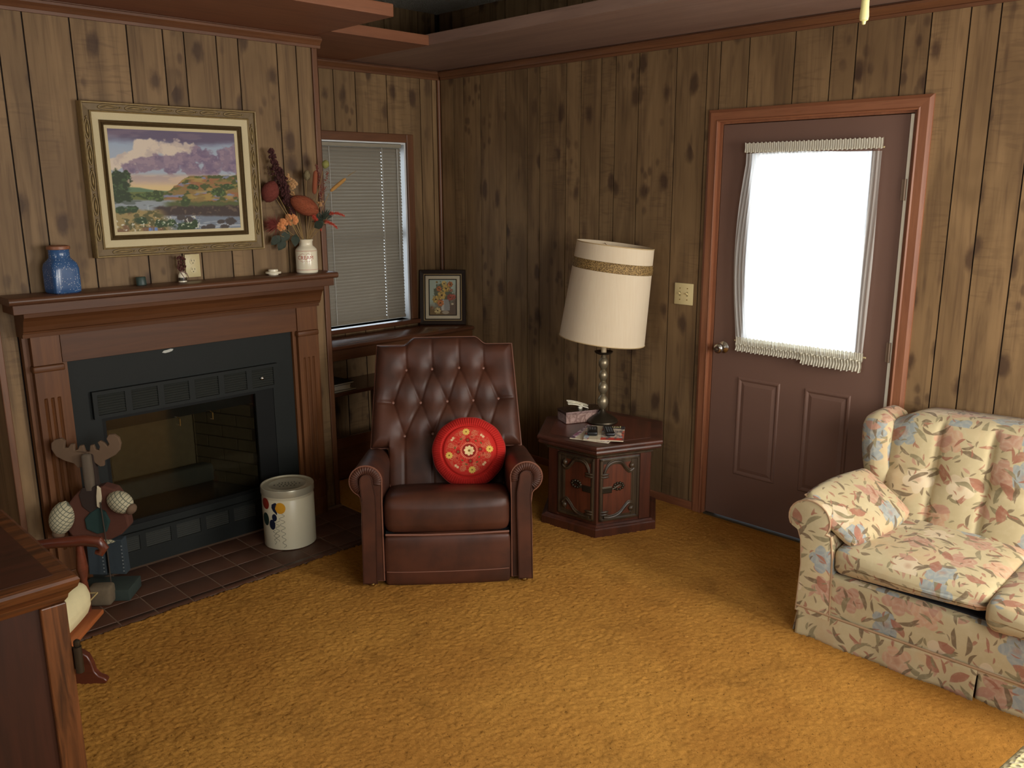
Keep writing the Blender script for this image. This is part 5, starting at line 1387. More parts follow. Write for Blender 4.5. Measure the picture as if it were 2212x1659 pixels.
# ------------------------------------------------------------------ table lamp
TT = TL[2]+.495
lamp = empty('table_lamp', (1.705, -.325, TT), R(45), label='tall table lamp with turned pewter base and tilted cream drum shade', cat='lamp')
b = MB(); b.lathe([(0, 0), (.082, 0), (.085, .006), (.082, .014), (.074, .018), (.070, .024), (.060, .028), (.052, .036), (.034, .044), (.020, .056), (.014, .066), (.012, .072)], seg=40); b.build('foot', M['bronze'], lamp, smooth=True)
prof = [(.011, .072)]; z = .074
for (h, r_) in ((.078, .030), (.066, .027), (.056, .024), (.064, .027)):
    for k in range(1, 12):
        t = k/12; prof.append((.011+(r_-.011)*math.sin(math.pi*t)**.75, z+h*t))
    z += h; prof += [(.0115, z), (.0155, z+.002), (.0155, z+.004), (.0115, z+.006)]; z += .007
b = MB(); b.lathe(prof+[(.012, z), (.014, z+.012)], seg=28); b.build('turned_stem', M['pewter'], lamp, smooth=True)
b = MB(); b.lathe([(.010, z+.008), (.030, z+.010), (.046, z+.018), (.050, z+.026), (.048, z+.026), (.030, z+.014), (.010, z+.013)], seg=32); b.build('candle_cup', M['bronze'], lamp, smooth=True)
zc_ = z+.012
b = MB(); b.lathe([(.0145, zc_), (.0145, zc_+.115), (.010, zc_+.118), (0, zc_+.118)], seg=20); b.build('candle_sleeve', plain('ivory_sleeve', L3(206, 184, 146), .5), lamp, smooth=True)
b = MB(); b.lathe([(.012, zc_+.118), (.016, zc_+.13), (.030, zc_+.17), (.030, zc_+.19), (.018, zc_+.212), (0, zc_+.218)], seg=20); b.build('bulb', plain('white_bulb', L3(224, 220, 206), .3), lamp, smooth=True)
sh_ = empty('lampshade', (0, 0, 0)); sh_.parent = lamp
SB = Matrix.Translation((-.012, 0, .4535)) @ Matrix.Rotation(R(7.0), 4, 'Y')
RB_, RT_, HS = .228, .202, .508
b = MB(); b.M = SB
P = np.zeros((2, 72+1, 3))
b.lathe([(RB_, 0), (RB_-.0003, .004), (RT_, HS-.004), (RT_, HS), (RT_-.0025, HS), (RT_-.0028, HS-.004), (RB_-.003, .004), (RB_-.0025, 0)], seg=72, cap=False)
n = 8; b.f += [(i*n+n-1, ((i+1) % 72)*n+n-1, ((i+1) % 72)*n, i*n) for i in range(72)]
so = b.build('shade_drum', M['shade'], sh_, smooth=True)
b = MB(); b.M = SB; r1 = RB_+(RT_-RB_)*.735; r2 = RB_+(RT_-RB_)*.835
b.lathe([(r1+.0005, HS*.735), (r1+.0035, HS*.742), (r1+.002, HS*.762), (r1+.0035, HS*.785), (r2+.002, HS*.808), (r2+.0035, HS*.828), (r2+.0005, HS*.835)], seg=72, cap=False); b.build('gold_braid', M['braid'], sh_, smooth=True)
trimm = plain('shade_binding', L3(190, 164, 120), .8)
for (r_, z) in ((RB_, .002), (RT_, HS-.002)):
    b = MB(); b.M = SB; b.tube([(r_*math.cos(2*math.pi*k/60), r_*math.sin(2*math.pi*k/60), z) for k in range(60)], .0026, 5, closed=True); b.build('binding', trimm, sh_, smooth=True)
b = MB(); b.M = SB; zz_ = HS-.020
for k in range(3):
    a = R(100+120*k); b.tube([(0, 0, zz_-.02), (.06*math.cos(a), .06*math.sin(a), zz_-.02), ((RT_-.004)*math.cos(a), (RT_-.004)*math.sin(a), zz_+.01)], .0016, 5)
b.build('spider', M['brass'], sh_)
b = MB(); c0 = SB @ Vector((0, 0, zz_-.02)); b.tube([(0, 0, zc_+.125), (.040, 0, zc_+.16), (.044, 0, zc_+.26), tuple(c0+Vector((0, 0, -.02))), tuple(c0)], .002, 5); b.tube([(0, 0, zc_+.125), (-.040, 0, zc_+.16), (-.030, 0, zc_+.28), tuple(c0+Vector((0, 0, -.02)))], .002, 5); b.build('harp', M['brass'], lamp, smooth=True)

# ------------------------------------------------------------------ on the end table: tissues, magazines, remotes
tis = empty('tissue_box', (1.592, -.372, TT+.0005), R(66), label='mauve tissue box with white tissues pulled up on the end table', cat='tissue box')
def marble():
    N = NT('mauve_marbled_card'); n_ = N.noise(N.coord(), 26, 5, .65, 2.2); N.set(Base_Color=N.mix(N.maprange(n_, .35, .65), L3(118, 88, 80), L3(170, 142, 132)), Roughness=.35); return N.m
b = MB(); b.rbox(-.115, .115, -.058, .058, 0, .064, .003, 1); b.build('box', marble(), tis)
b = MB(); b.rbox(-.118, .118, -.060, .060, .050, .0655, .002, 1); b.build('film_wrap', glass('clear_film', (.9, .88, .9), rough=.15), tis)
tm_ = plain('tissue_white', L3(226, 220, 200), .9)
for k in range(3):
    U, Wv = np.meshgrid(np.linspace(0, 1, 14), np.linspace(0, 1, 6), indexing='ij')
    x = -.088+.120*U+.004*k; y = -.014+.010*k+.022*(Wv-.5)+.005*np.sin(U*4+k); z = .0655+.052-.044*U+.012*np.abs(Wv-.5)*2*(1 if k % 2 else -1)*.6+.006*k*.5-.012*(1-U)**3
    fast_grid('tissue', x, y, z, tm_, parent=tis)
b = MB(); b.tube([(-.01, -.004, .064), (-.005, -.004, .075), (.006, 0, .085)], [.012, .012, .006], 6); b.build('tissue_tuft', tm_, tis, smooth=True)

def mag_col(nu, nv, kind):
    u, v = np.meshgrid(np.linspace(0, 1, nu), np.linspace(0, 1, nv), indexing='ij'); n1 = fbm(u*5, v*5, 3+kind, 3); n2 = fbm(u*14, v*14, 9+kind, 2)
    if kind == 0:
        c = np.zeros((nu, nv, 3))+np.array((176, 190, 200.)); c = mixc(c, smoothstep(.5, .55, n1+.2*(.5-v)), (206, 96, 74)); c = mixc(c, smoothstep(.55, .6, fbm(u*4, v*4, 31, 2)), (220, 204, 184)); c = mixc(c, (v > .80)*1.0, (42, 40, 42)); c = mixc(c, (v < .16)*(u > .3), (206, 74, 58)); c = mixc(c, smoothstep(.58, .64, n2)*.7, (90, 84, 90))
    else:
        c = np.zeros((nu, nv, 3))+np.array((198, 178, 186.)); c = mixc(c, smoothstep(.52, .58, n1), (138, 74, 106)); c = mixc(c, smoothstep(.58, .62, n2), (226, 218, 220)); c = mixc(c, smoothstep(.62, .66, fbm(u*9, v*9, 55, 2)), (84, 60, 84))
    return c
def magazine(loc, rz, w, h, t, kind, label):
    e = empty('magazine', loc, rz, label=label, cat='magazine', group='magazines on the end table')
    q = MB(); q.rbox(-w/2, w/2, -h/2, h/2, 0, t-.0006, .001, 2); q.build('pages', plain('magazine_edge', L3(206, 192, 164), .8), e)
    u, v = np.meshgrid(np.linspace(-.5, .5, 60), np.linspace(-.5, .5, 70), indexing='ij')
    fast_grid('cover', u*w, v*h, np.full(u.shape, t)+.0012*np.sin(u*7), paint_attr('magazine_print', .35, .5), colors=lin(mag_col(60, 70, kind)), parent=e)
    return e
mg = magazine((1.845, -.535, TT+.0005), R(20), .205, .265, .007, 1, 'open pink-covered magazine underneath the other on the end table')
mg2 = magazine((1.880, -.520, TT+.0085), R(36), .200, .262, .006, 0, 'magazine with red and blue cover uppermost under the two remotes')
V, F = TEXTS['ual']; b = MB(); b.add([(x+.055, y+.108, .0085) for x, y, _ in V], F); b.build('masthead', plain('yellow_print', L3(226, 216, 150), .4), mg2)
blk = plain('black_plastic', L3(20, 20, 22), .35); btn = plain('grey_buttons', L3(70, 72, 74), .5)
def remote(loc, rz, w, l_, t, label, rows):
    e = empty('remote_control', loc, rz, label=label, cat='remote', group='remotes on the magazines')
    q = MB(); q.rbox(-w/2, w/2, -l_/2, l_/2, 0, t, .007, 3); q.build('shell', blk, e, smooth='all')
    kb_ = None
    for i in range(rows):
        for j in (-1, 0, 1):
            if kb_ is None: m_ = MB(); m_.rbox(-.004, .004, -.0032, .0032, 0, .0018, .001, 1); kb_ = m_.build('button', btn, e); o_ = kb_
            else: o_ = bpy.data.objects.new('button', kb_.data); COL.objects.link(o_); o_.parent = e
            o_.location = (j*w*.24, l_/2-.04-i*.0135, t-.0003)
remote((1.838, -.568, TT+.0165), R(40), .052, .125, .020, 'stubby black remote control on the magazines, nearer the tissue box', 3)
remote((1.895, -.505, TT+.0165), R(45), .048, .155, .018, 'long black remote control with rows of grey keys on the magazines', 7)

# ------------------------------------------------------------------ decorated popcorn tin on the hearth
tin = empty('decorated_tin', (.888, -1.790, .0085), R(-29), label='tall cream tin printed with balloons standing on the tile hearth', cat='tin')
Rt, Ht = .127, .308
b = MB(); b.lathe([(0, .002), (.122, 0), (Rt, .003), (Rt, .248), (Rt-.003, .253), (Rt-.003, .257), (Rt, .262), (Rt, .275), (0, .276)], seg=64); b.build('tin_body', M['tin'], tin, smooth=True)
b = MB(); b.lathe([(Rt+.001, .270), (Rt+.003, .272), (Rt+.003, .302), (Rt+.0015, .306), (Rt-.003, .306), (Rt-.006, .300), (.098, .299), (.094, .302), (.090, .302), (.086, .2995), (0, .2995)], seg=64, cap=False); b.build('tin_lid', plain('lid_tin', L3(186, 180, 156), .3, .25, var=.05), tin, smooth=True)
def tin_patch(pts, name, mat, dr=.0007):
    """pts (x px from the tin axis, y px) as seen from the camera side; filled in rings so it follows the curve"""
    m_ = MB(); V = []; n_ = len(pts); cx = sum(t[0] for t in pts)/n_; cy = sum(t[1] for t in pts)/n_
    def q(x, y):
        a = math.asin(max(-.99, min(.99, x/56.0))); return ((Rt+dr)*math.cos(a), (Rt+dr)*math.sin(a), (1190-y)/128*.306)
    K = 6
    for k in range(1, K+1): V += [q(cx+(x-cx)*k/K, cy+(y-cy)*k/K) for x, y in pts]
    V.append(q(cx, cy)); c_ = len(V)-1
    F = [(c_, i, (i+1) % n_) for i in range(n_)]
    for k in range(K-1): F += [(k*n_+i, (k+1)*n_+i, (k+1)*n_+(i+1) % n_, k*n_+(i+1) % n_) for i in range(n_)]
    m_.add(V, F); return m_.build(name, mat, tin)
def disc(cx, cy, rx, ry, tail=True):
    p = [(cx+rx*math.cos(t), cy+ry*math.sin(t)) for t in np.linspace(0, 2*math.pi, 22, endpoint=False)]
    return p
tin_patch(disc(-18, 1098, 11, 12), 'yellow_balloon', plain('yellow_print_balloon', L3(222, 160, 44), .35))
tin_patch(disc(-47, 1092, 6.5, 12), 'red_balloon', plain('red_print_balloon', L3(150, 48, 32), .35))
navy = plain('navy_print', L3(28, 34, 58), .35)
tin_patch([(-26, 1087), (-29, 1087), (-35, 1091), (-36, 1098), (-33, 1105), (-29, 1109), (-27, 1112), (-25, 1112), (-25, 1108), (-28, 1103), (-29, 1097), (-27, 1092), (-25, 1089)], 'curved_balloon', navy)
tin_patch(disc(-31, 1119, 5, 8), 'star_balloon', navy); tin_patch(disc(-36, 1135, 6, 11), 'star_balloon', navy); tin_patch(disc(-48, 1126, 5.5, 14), 'green_balloon', plain('dark_green_print', L3(34, 58, 52), .35))
def squiggle(x0, y0, y1, amp, wl, ph, dx=0.0):
    pts = []
    for k in range(60):
        t = k/59; y = y0+(y1-y0)*t; x = x0+dx*t+amp*(1-.45*t)*math.sin(ph+(y-y0)/wl*2*math.pi)
        a = math.asin(max(-.99, min(.99, x/56.0))); pts.append(((Rt+.0004)*math.cos(a), (Rt+.0004)*math.sin(a), (1190-y)/128*.306))
    m_ = MB(); m_.tube(pts, .0008, 4); m_.build('balloon_string', M['dark_ink'], tin)
squiggle(-16, 1111, 1184, 6, 13, 0, 3); squiggle(-26, 1124, 1170, 5, 11, 1, 0); squiggle(-33, 1146, 1178, 3, 9, 2, 2)
b = MB()
for row, (w_, n_, h_) in enumerate(((.044, 6, .010), (.070, 8, .010), (.044, 5, .011))):
    for k in range(n_):
        y = -w_+2*w_*(k+.5)/n_; x = -.024+row*.024; b.box(x-h_/2, x+h_/2, y-w_/n_*.55, y+w_/n_*.30, .2996, .3001); 
        if (k+row) % 2: b.box(x-h_*.9, x-h_*.5, y-w_/n_*.2, y+w_/n_*.1, .2996, .3001)
b.build('lid_print', M['dark_ink'], tin)
# ------------------------------------------------------------------ loveseat
FL = M['floral']; FW_ = plain('floral_welt', L3(170, 140, 108), .85)
ls = empty('loveseat', (3.81, -.46, .004), label='cream loveseat printed with blue and rust flowers against the panelled wall', cat='loveseat')
def lx(x): return x-3.81
def ly(y): return y+.46
x0, x1 = lx(3.145), lx(4.475); yf, yb2 = ly(-.835), ly(-.075)
b = MB(); b.rbox(x0+.01, x1-.01, yf, yb2, .085, .285, .02, 10, .006); b.build('front_rail', FL, ls, smooth='all')
# skirt with a lap at the middle
def skirt(xa, xb, ya, yb_, n_, out, nm, seed):
    U, Wv = np.meshgrid(np.linspace(0, 1, n_), np.linspace(0, 1, 8), indexing='ij')
    d = Vector((xb-xa, yb_-ya, 0)); L_ = d.length; nx, ny = d.y/L_, -d.x/L_
    rip = .006*np.sin(U*L_*26+seed)*(1-Wv)+.010*(fbm(U*L_*5, U*0+seed, seed, 2)-.5)*(1-Wv)
    off = out+rip+.012*(1-Wv)
    X = xa+d.x*U+nx*off; Y = ya+d.y*U+ny*off; Z = .002+.118*Wv+.006*(fbm(U*L_*4, U*0+9, seed+3, 2)-.5)*(1-Wv)
    A = np.stack([X, Y, Z], -1); B = A.copy(); B[..., 0] -= nx*.004; B[..., 1] -= ny*.004
    m_ = MB(); m_.slab(A, B); return m_.build(nm, FL, ls, smooth='all')
skirt(x0-.004, lx(3.800), yf-.002, yf-.002, 60, .008, 'skirt', 3)
skirt(lx(3.802), x1+.004, yf+.004, yf+.004, 60, .004, 'skirt', 5)
skirt(x0, x0, yb2, yf-.004, 40, .008, 'skirt', 7); skirt(x1, x1, yf-.004, yb2, 40, .008, 'skirt', 9)
b = MB(); b.tube([(x0-.010, yb2, .122), (x0-.010, yf-.010, .122), (x1+.010, yf-.010, .122), (x1+.010, yb2, .122)], .005, 6); b.build('skirt_welt', FW_, ls, smooth=True)
# arms
for sg in (-1, 1):
    cx = lx(3.145)+.016 if sg < 0 else lx(4.475)-.016
    out = [(-.030, .10), (-.022, .30), (-.030, .40), (-.045, .44)]
    for k in range(17):
        a = R(205-k*15.0); out.append((-.002+.083*math.cos(a), .488+.076*math.sin(a)))
    out += [(.088, .44), (.100, .36), (.108, .10)]
    out = [(cx+(x if sg < 0 else -x), z) for x, z in out]
    ys_ = np.array([yf-.012, yf-.008, yf+.02, yf+.14, yf+.28, yf+.42, yf+.55]); rad = [.93, 1.0, 1.0, 1.0, 1.0, .99, .98]
    mc = (sum(p[0] for p in out)/len(out), .36)
    V = []; n_ = len(out)
    for y, s_ in zip(ys_, rad):
        for (x, z) in out: V.append((mc[0]+(x-mc[0])*s_, y, mc[1]+(z-mc[1])*(s_ if z > .2 else 1)))
    F = []
    for i in range(len(ys_)-1):
        for k in range(n_):
            l_ = (k+1) % n_; q = (i*n_+k, i*n_+l_, (i+1)*n_+l_, (i+1)*n_+k); F.append(q if sg > 0 else q[::-1])
    c0_ = tuple(range(n_)); F += [c0_ if sg < 0 else c0_[::-1], tuple((len(ys_)-1)*n_+k for k in range(n_))]
    b = MB(); b.add(V, F); b.build('arm', FL, ls, smooth=True)
    b = MB(); b.tube([(x, yf-.009, z) for x, z in out], .0035, 5); b.build('arm_welt', FW_, ls, smooth=True)
# back with vertical channels and tucks
na, nz = 150, 60
U, Wv = np.meshgrid(np.linspace(0, 1, na), np.linspace(0, 1, nz), indexing='ij')
bx0, bx1 = lx(3.225), lx(4.395)
Xb = bx0+(bx1-bx0)*U
topz = .826+.020*np.sin(np.pi*np.clip((Xb-bx0)/(bx1-bx0), 0, 1))-.035*np.exp(-((Xb-bx0)/.05)**2)-.035*np.exp(-((bx1-Xb)/.05)**2)
Zb = .27+(topz-.27)*Wv
cen_ = ly(-.330)+(Zb-.27)*.20
ed = np.minimum.reduce([topz-Zb, Xb-bx0+.02, bx1-Xb+.02])
bl = .085*np.sqrt(np.clip(1-(1-np.clip(ed/.085, 0, 1))**2, 0, 1))
ch = np.zeros_like(Xb)
for k in range(1, 6):
    xs_ = bx0+(bx1-bx0)*k/6; ch = np.maximum(ch, .014*np.exp(-((Xb-xs_)/.012)**2)+.012*np.exp(-((Xb-xs_)/.045)**2))
    ch = ch+.016*np.exp(-(((Xb-xs_)**2+(Zb-.60)**2)/.04**2))
ch = ch+.008*np.exp(-((Zb-.60)/.018)**2)
Pf = np.stack([Xb, cen_-bl+ch*np.clip(ed/.05, 0, 1), Zb], -1); Pk = np.stack([Xb, np.full_like(Xb, ly(-.065))+0*Zb, Zb-.01*Wv], -1)
b = MB(); b.slab(Pf.transpose(1, 0, 2), Pk.transpose(1, 0, 2)); b.build('back', FL, ls, smooth='all')
for sg in (-1, 1):
    xa, xb = (lx(3.112), lx(3.232)) if sg < 0 else (lx(4.388), lx(4.508))
    def wf(p):
        t = (p[2]-.46)/.37; return (p[0]+(-sg)*.050*(1-t)**2*(1 if sg < 0 else 1)*(1), p[1]-.020*math.sin(t*3.0), p[2])
    b = MB(); b.rbox(xa, xb, ly(-.335), ly(-.070), .44, .806, .050, 6, .012, wf); b.build('wing', FL, ls, smooth='all')
# seat cushions
for k, (xa, xb, ya, zt_) in enumerate(((lx(3.262), lx(3.806), ly(-.842), .415), (lx(3.812), lx(4.360), ly(-.895), .415))):
    def sf(p, xa=xa, xb=xb): 
        q = (p[1]-ly(-.85))/.5; return (p[0], p[1], p[2]+.012*q if p[2] > .34 else p[2]+.030*((p[0]-xa)/(xb-xa))*(1-min(1, max(0, q))))
    b = MB(); b.rbox(xa, xb, ya, ly(-.335), .292 if k == 0 else .288, zt_-.012, .035, 10, .022, sf); b.build('seat_cushion', FL, ls, smooth='all')
b = MB(); b.box(lx(3.255), lx(4.365), ly(-.80), ly(-.30), .270, .2915); b.build('deck', M['under'], ls)
# loose arm pillow
tp = empty('throw_pillow', (3.243, -.585, .505), 0, label='matching floral pillow leaning over the left arm of the loveseat', cat='pillow')
tp.rotation_euler = (R(2), R(33), R(-5))
b = MB(); b.rbox(-.130, .130, -.225, .195, -.034, .034, .030, 8, .018); b.build('pillow_body', FL, tp, smooth='all')
b = MB(); b.tube([(-.128, -.222, 0), (.128, -.222, 0), (.128, .192, 0), (-.128, .192, 0)], .004, 5, closed=True); b.build('piping', FW_, tp, smooth=True)

# ------------------------------------------------------------------ wooden moose on the hearth
mo = empty('wooden_moose', (.845, -2.645, .0085), R(49), label='painted wooden moose figure in plaid sleeves standing on the hearth', cat='figurine')
tan = plain('antler_tan', L3(100, 78, 58), .85, var=.15); brn = plain('moose_brown', L3(46, 32, 25), .9); red = plain('barn_red', L3(82, 45, 31), .9, var=.2)  # figure's paints darkened: the dim corner's shade is put into these colours
blue = plain('denim_blue', L3(44, 54, 60), .9, var=.2); grnb = plain('base_green', L3(44, 54, 48), .9, var=.3); teal = plain('teal_scarf', L3(30, 54, 50), .95)
def plaid():
    N = NT('cream_plaid'); x, y, z = N.sep(N.coord()); 
    f = lambda s_: N.math('GREATER_THAN', N.math('SINE', N.math('MULTIPLY', s_, 300.0)), .84)
    N.set(Base_Color=N.mix(N.math('MULTIPLY', N.math('MAXIMUM', f(N.math('ADD', x, z)), f(N.math('SUBTRACT', x, z))), .8), L3(180, 172, 142), L3(56, 70, 64)), Roughness=.9); return N.m
pld = plaid()
def mcut(pts, d0, d1, name, mat, par=mo, bev=.003, smooth=False):
    m_ = MB(); m_.prism(pts, lambda x, z, d: (x, d, z), d1, d0); return m_.build(name, mat, par, bevel=bev, smooth=smooth)
def mp(x, y): return ((x-219)*.00198, (1287-y)*.00207)     # photo pixels to the figure's own plane
def poly(lst): return [mp(*t) for t in lst]
ant = [(200, 973), (193, 979), (187, 1003), (176, 1006), (168, 996), (150, 990), (133, 980), (125, 965), (126, 952), (133, 945), (147, 942), (155, 948), (152, 962), (160, 962), (166, 954), (173, 955), (173, 968), (180, 966), (184, 958), (191, 958), (194, 970), (199, 974), (204, 970), (206, 958), (213, 957), (216, 967), (223, 969), (226, 961), (222, 952), (227, 949), (235, 953), (242, 961), (246, 956), (241, 945), (247, 936), (258, 936), (267, 943), (270, 956), (266, 970), (256, 980), (240, 988), (231, 992), (230, 1003), (222, 1004), (212, 996), (206, 982)]
mcut(poly(ant)[::-1], -.006, .012, 'antlers', tan)
b = MB(); b.rbox(*[v_ for v_ in (mp(186, 0)[0], mp(212, 0)[0])], -.010, .030, mp(0, 1050)[1], mp(0, 975)[1], .010, 3); b.build('head', brn, mo, smooth='all')
b = MB(); b.rbox(mp(190, 0)[0], mp(208, 0)[0], -.034, -.006, mp(0, 1054)[1], mp(0, 975)[1], .008, 3, .004); b.build('muzzle', plain('muzzle_grey', L3(92, 80, 66), .9), mo, smooth='all')
body = [(178, 1050), (165, 1062), (150, 1080), (140, 1105), (138, 1130), (150, 1150), (180, 1168), (215, 1168), (255, 1150), (274, 1132), (272, 1110), (262, 1095), (268, 1075), (252, 1050), (228, 1042), (205, 1048)]
mcut(poly(body), -.030, .030, 'coat', red, bev=.008)
mcut(poly([(184, 1045), (176, 1060), (180, 1085), (196, 1100), (214, 1092), (222, 1060), (212, 1042)]), -.034, .032, 'beard', brn, bev=.004)
mcut(poly([(194, 1100), (182, 1112), (184, 1135), (206, 1146), (226, 1142), (236, 1118), (228, 1096), (212, 1088)]), -.038, .028, 'scarf', teal, bev=.006)
mcut(poly([(218, 1040), (214, 1062), (213, 1084), (218, 1088), (224, 1070), (224, 1046)]), -.042, -.030, 'horn_pipe', plain('bone_white', L3(200, 186, 156), .7), bev=.002)
for nm, ctr, ax_, L_, R_ in (('sleeve', (136, 1108), (-.25, -.2, -1), .150, .050), ('sleeve', (262, 1077), (.9, -.35, -.45), .125, .046)):
    m_ = MB(); c_ = Vector((mp(*ctr)[0], -.035, mp(*ctr)[1])); m_.M = Matrix.Translation(c_) @ Vector(ax_).normalized().to_track_quat('Z', 'Y').to_matrix().to_4x4()
    m_.lathe([(max(1e-5, R_*math.sin(math.pi*k/12)**.5), -L_/2+L_*k/12) for k in range(13)], seg=20, cap=False); s_ = m_.build(nm, pld, mo, smooth='all')
    m_ = MB(); m_.M = Matrix.Translation(c_+Vector(ax_).normalized()*L_*.48) @ Vector(ax_).normalized().to_track_quat('Z', 'Y').to_matrix().to_4x4(); m_.lathe([(max(1e-5, .026*math.sin(math.pi*k/8)**.6), -.02+.04*k/8) for k in range(9)], seg=14, cap=False); m_.build('hand', tan, mo, smooth='all')
mcut(poly([(190, 1166), (206, 1158), (232, 1160), (242, 1164), (222, 1170), (198, 1174)]), -.036, -.028, 'shirt_tail', pld, bev=.001)
for (a, c_) in ((178, 214), (220, 256)):
    mcut(poly([(a, 1162), (a-2, 1238), (c_, 1240), (c_-2, 1162)]), -.026, .026, 'leg', blue, bev=.004)
    stp = MB()
    for k in range(8): stp.box(mp(c_-6, 0)[0], mp(c_-3, 0)[0], -.0275, -.0262, mp(0, 1176+k*8)[1]-.003, mp(0, 1176+k*8)[1]+.003)
    stp.build('trouser_lacing', plain('pale_lacing', L3(110, 116, 116), .8), mo)
b = MB(); b.rbox(-.120, .100, -.085, .060, .0, .052, .005, 2); b.build('base', grnb, mo, smooth='all')
b = MB(); b.M = Matrix.Translation((.02, -.078, .050)); 
b.rbox(-.075, .018, -.055, .012, -.047, .036, .012, 3, .004); b.build('snow_boot', plain('boot_felt', L3(104, 90, 70), .95, var=.2, scale=60), mo, smooth='all')
b = MB(); b.tube([(mp(228, 0)[0], -.060, .052), (mp(226, 0)[0], -.050, .25), (mp(222, 0)[0], -.045, .44)], .0028, 6); b.build('walking_stick', plain('stick', L3(58, 48, 38), .8), mo)

# ------------------------------------------------------------------ small rocking chair behind the cabinet
CHL = (1.545, -2.925, .004); fdir = Vector((.67, .742, 0)); CHZ = math.atan2(.742, .67)-math.pi/2
rc_ = empty('rocking_chair', CHL, CHZ, label='small dark wooden rocking chair with a cream cushion behind the cabinet', cat='rocking chair')
# local: x to the chair's own right, +y forward, origin under the front left corner
cw_d = wood('cherry_chair', L3(104, 52, 36), L3(76, 38, 26), 'y', .3, 1.2); cw_e = wood('orange_seat', L3(168, 96, 52), L3(134, 72, 40), 'x', .4)
b = MB(); b.rbox(-.012, .312, -.385, .010, .266, .284, .006, 3); b.build('seat', cw_e, rc_, smooth='all')
for xx_ in (.005, .295):
    prof = [(-.52, .045), (-.44, .020), (-.34, .005), (-.24, .0), (-.10, .0), (-.004, .004), (.004, .014), (-.006, .026), (-.024, .034), (-.038, .052), (-.044, .085), (-.056, .115), (-.078, .132), (-.13, .136), (-.19, .110), (-.26, .060), (-.36, .050), (-.52, .085)]
    b = MB(); b.prism(prof, lambda y, z, d, xx_=xx_: (xx_+d, y, z), -.014, .014); b.build('rocker', cw_d, rc_, bevel=.004, smooth=True)
    for (yy, zt_) in ((-.150, .266), (-.34, .266)):
        b = MB(); b.tube([(xx_, yy, .05), (xx_, yy, .10), (xx_, yy, .18), (xx_, yy, zt_)], [.011, .016, .012, .014], 10); b.build('leg', cw_d, rc_, smooth=True)
    arm_pts = [(xx_, -.42, .520), (xx_, -.28, .530), (xx_, -.12, .545), (xx_, -.02, .552), (xx_, .028, .545), (xx_, .042, .522), (xx_, .030, .505), (xx_, .012, .508)]
    b = MB(); b.tube(arm_pts, [.015, .016, .018, .020, .020, .017, .014, .008], 10); b.build('arm', cw_d, rc_, smooth=True)
    b = MB(); b.tube([(xx_, -.04, .284), (xx_, -.04, .34), (xx_, -.04, .40), (xx_, -.04, .45), (xx_, -.04, .535)], [.012, .018, .011, .020, .012], 10); b.build('arm_post', cw_d, rc_, smooth=True)
    b = MB(); b.tube([(xx_, -.36, .284), (xx_, -.42, .52), (xx_, -.47, .74)], [.014, .013, .012], 10); b.build('back_post', cw_d, rc_, smooth=True)
for zz_, yy in ((.72, -.465), (.60, -.435), (.48, -.405)):
    b = MB(); b.rbox(.005, .295, yy-.008, yy+.008, zz_-.030, zz_+.030, .006, 2); b.build('back_slat', cw_d, rc_, smooth='all')
cu = empty('chair_cushion', to_world(CHL, CHZ, (.150, -.155, .286)), CHZ, label='cream cushion resting on the small rocking chair seat', cat='cushion')
b = MB(); b.rbox(-.140, .135, -.125, .150, .0, .135, .055, 6, .012); b.build('cushion_body', M['cream_fabric'], cu, smooth='all')
b = MB(); b.tube([(-.145, -.126, .067), (-.145, .156, .067), (.140, .156, .067), (.140, -.126, .067)], .003, 5, closed=True); b.build('seam', plain('seam_tan', L3(160, 140, 92), .9), cu)

# ------------------------------------------------------------------ oak cabinet in the near left corner
CZ = .800
cb = empty('oak_cabinet', (2.345, -3.245, 0.004), label='oak cabinet with a moulded top edge at the near left', cat='cabinet')
oak = wood('golden_oak_z', L3(112, 66, 34), L3(52, 29, 15), 'z', .38, 1.8); oaky = wood('golden_oak_y', L3(116, 67, 34), L3(48, 27, 14), 'y', .35, 1.8); dkp = wood('dark_oak_panel', L3(58, 29, 20), L3(40, 21, 15), 'z', .4, 1.0)
dx_, dy_ = -.60, -1.05
h = CZ-.004
tp_prof = [(-.012, h-.075), (-.004, h-.072), (.004, h-.060), (.006, h-.050), (.014, h-.040), (.024, h-.030), (.028, h-.018), (.030, h-.010), (.026, h-.003), (.018, h)]
V = []; n = len(tp_prof)
for (sx, sy) in ((dx_, dy_), (0, dy_), (0, 0), (dx_, 0)):
    ox = 1 if sx == 0 else -1; oy = 1 if sy == 0 else -1
    for (o_, z) in tp_prof: V.append((sx+ox*o_, sy+oy*o_, z))
F = [(c_*n+k, ((c_+1) % 4)*n+k, ((c_+1) % 4)*n+k+1, c_*n+k+1) for c_ in range(4) for k in range(n-1)]
F += [tuple(c_*n+n-1 for c_ in range(4)), tuple(reversed([c_*n for c_ in range(4)]))]
b = MB(); b.add(V, F); b.build('moulded_top', oaky, cb)
b = MB(); b.box(dx_+.02, -.018, dy_+.02, -.018, h-.0008, h+.0004); b.build('top_panel', wood('top_veneer', L3(74, 38, 25), L3(52, 28, 18), 'y', .4, 1.0), cb)
b = MB(); b.box(-.045, .0, -.060, .0, 0, h-.074); b.build('corner_post', oak, cb, bevel=.003)
b = MB(); b.box(-.045, .0, dy_, dy_+.06, 0, h-.074); b.build('corner_post', oak, cb, bevel=.003)
b = MB(); b.box(dx_, dx_+.05, -.060, .0, 0, h-.074); b.build('corner_post', oak, cb, bevel=.003)
b = MB(); b.box(dx_, dx_+.05, dy_, dy_+.06, 0, h-.074); b.build('corner_post', oak, cb, bevel=.003)
b = MB(); b.box(-.030, -.014, dy_+.06, -.060, .03, h-.074); b.build('side_panel', dkp, cb)
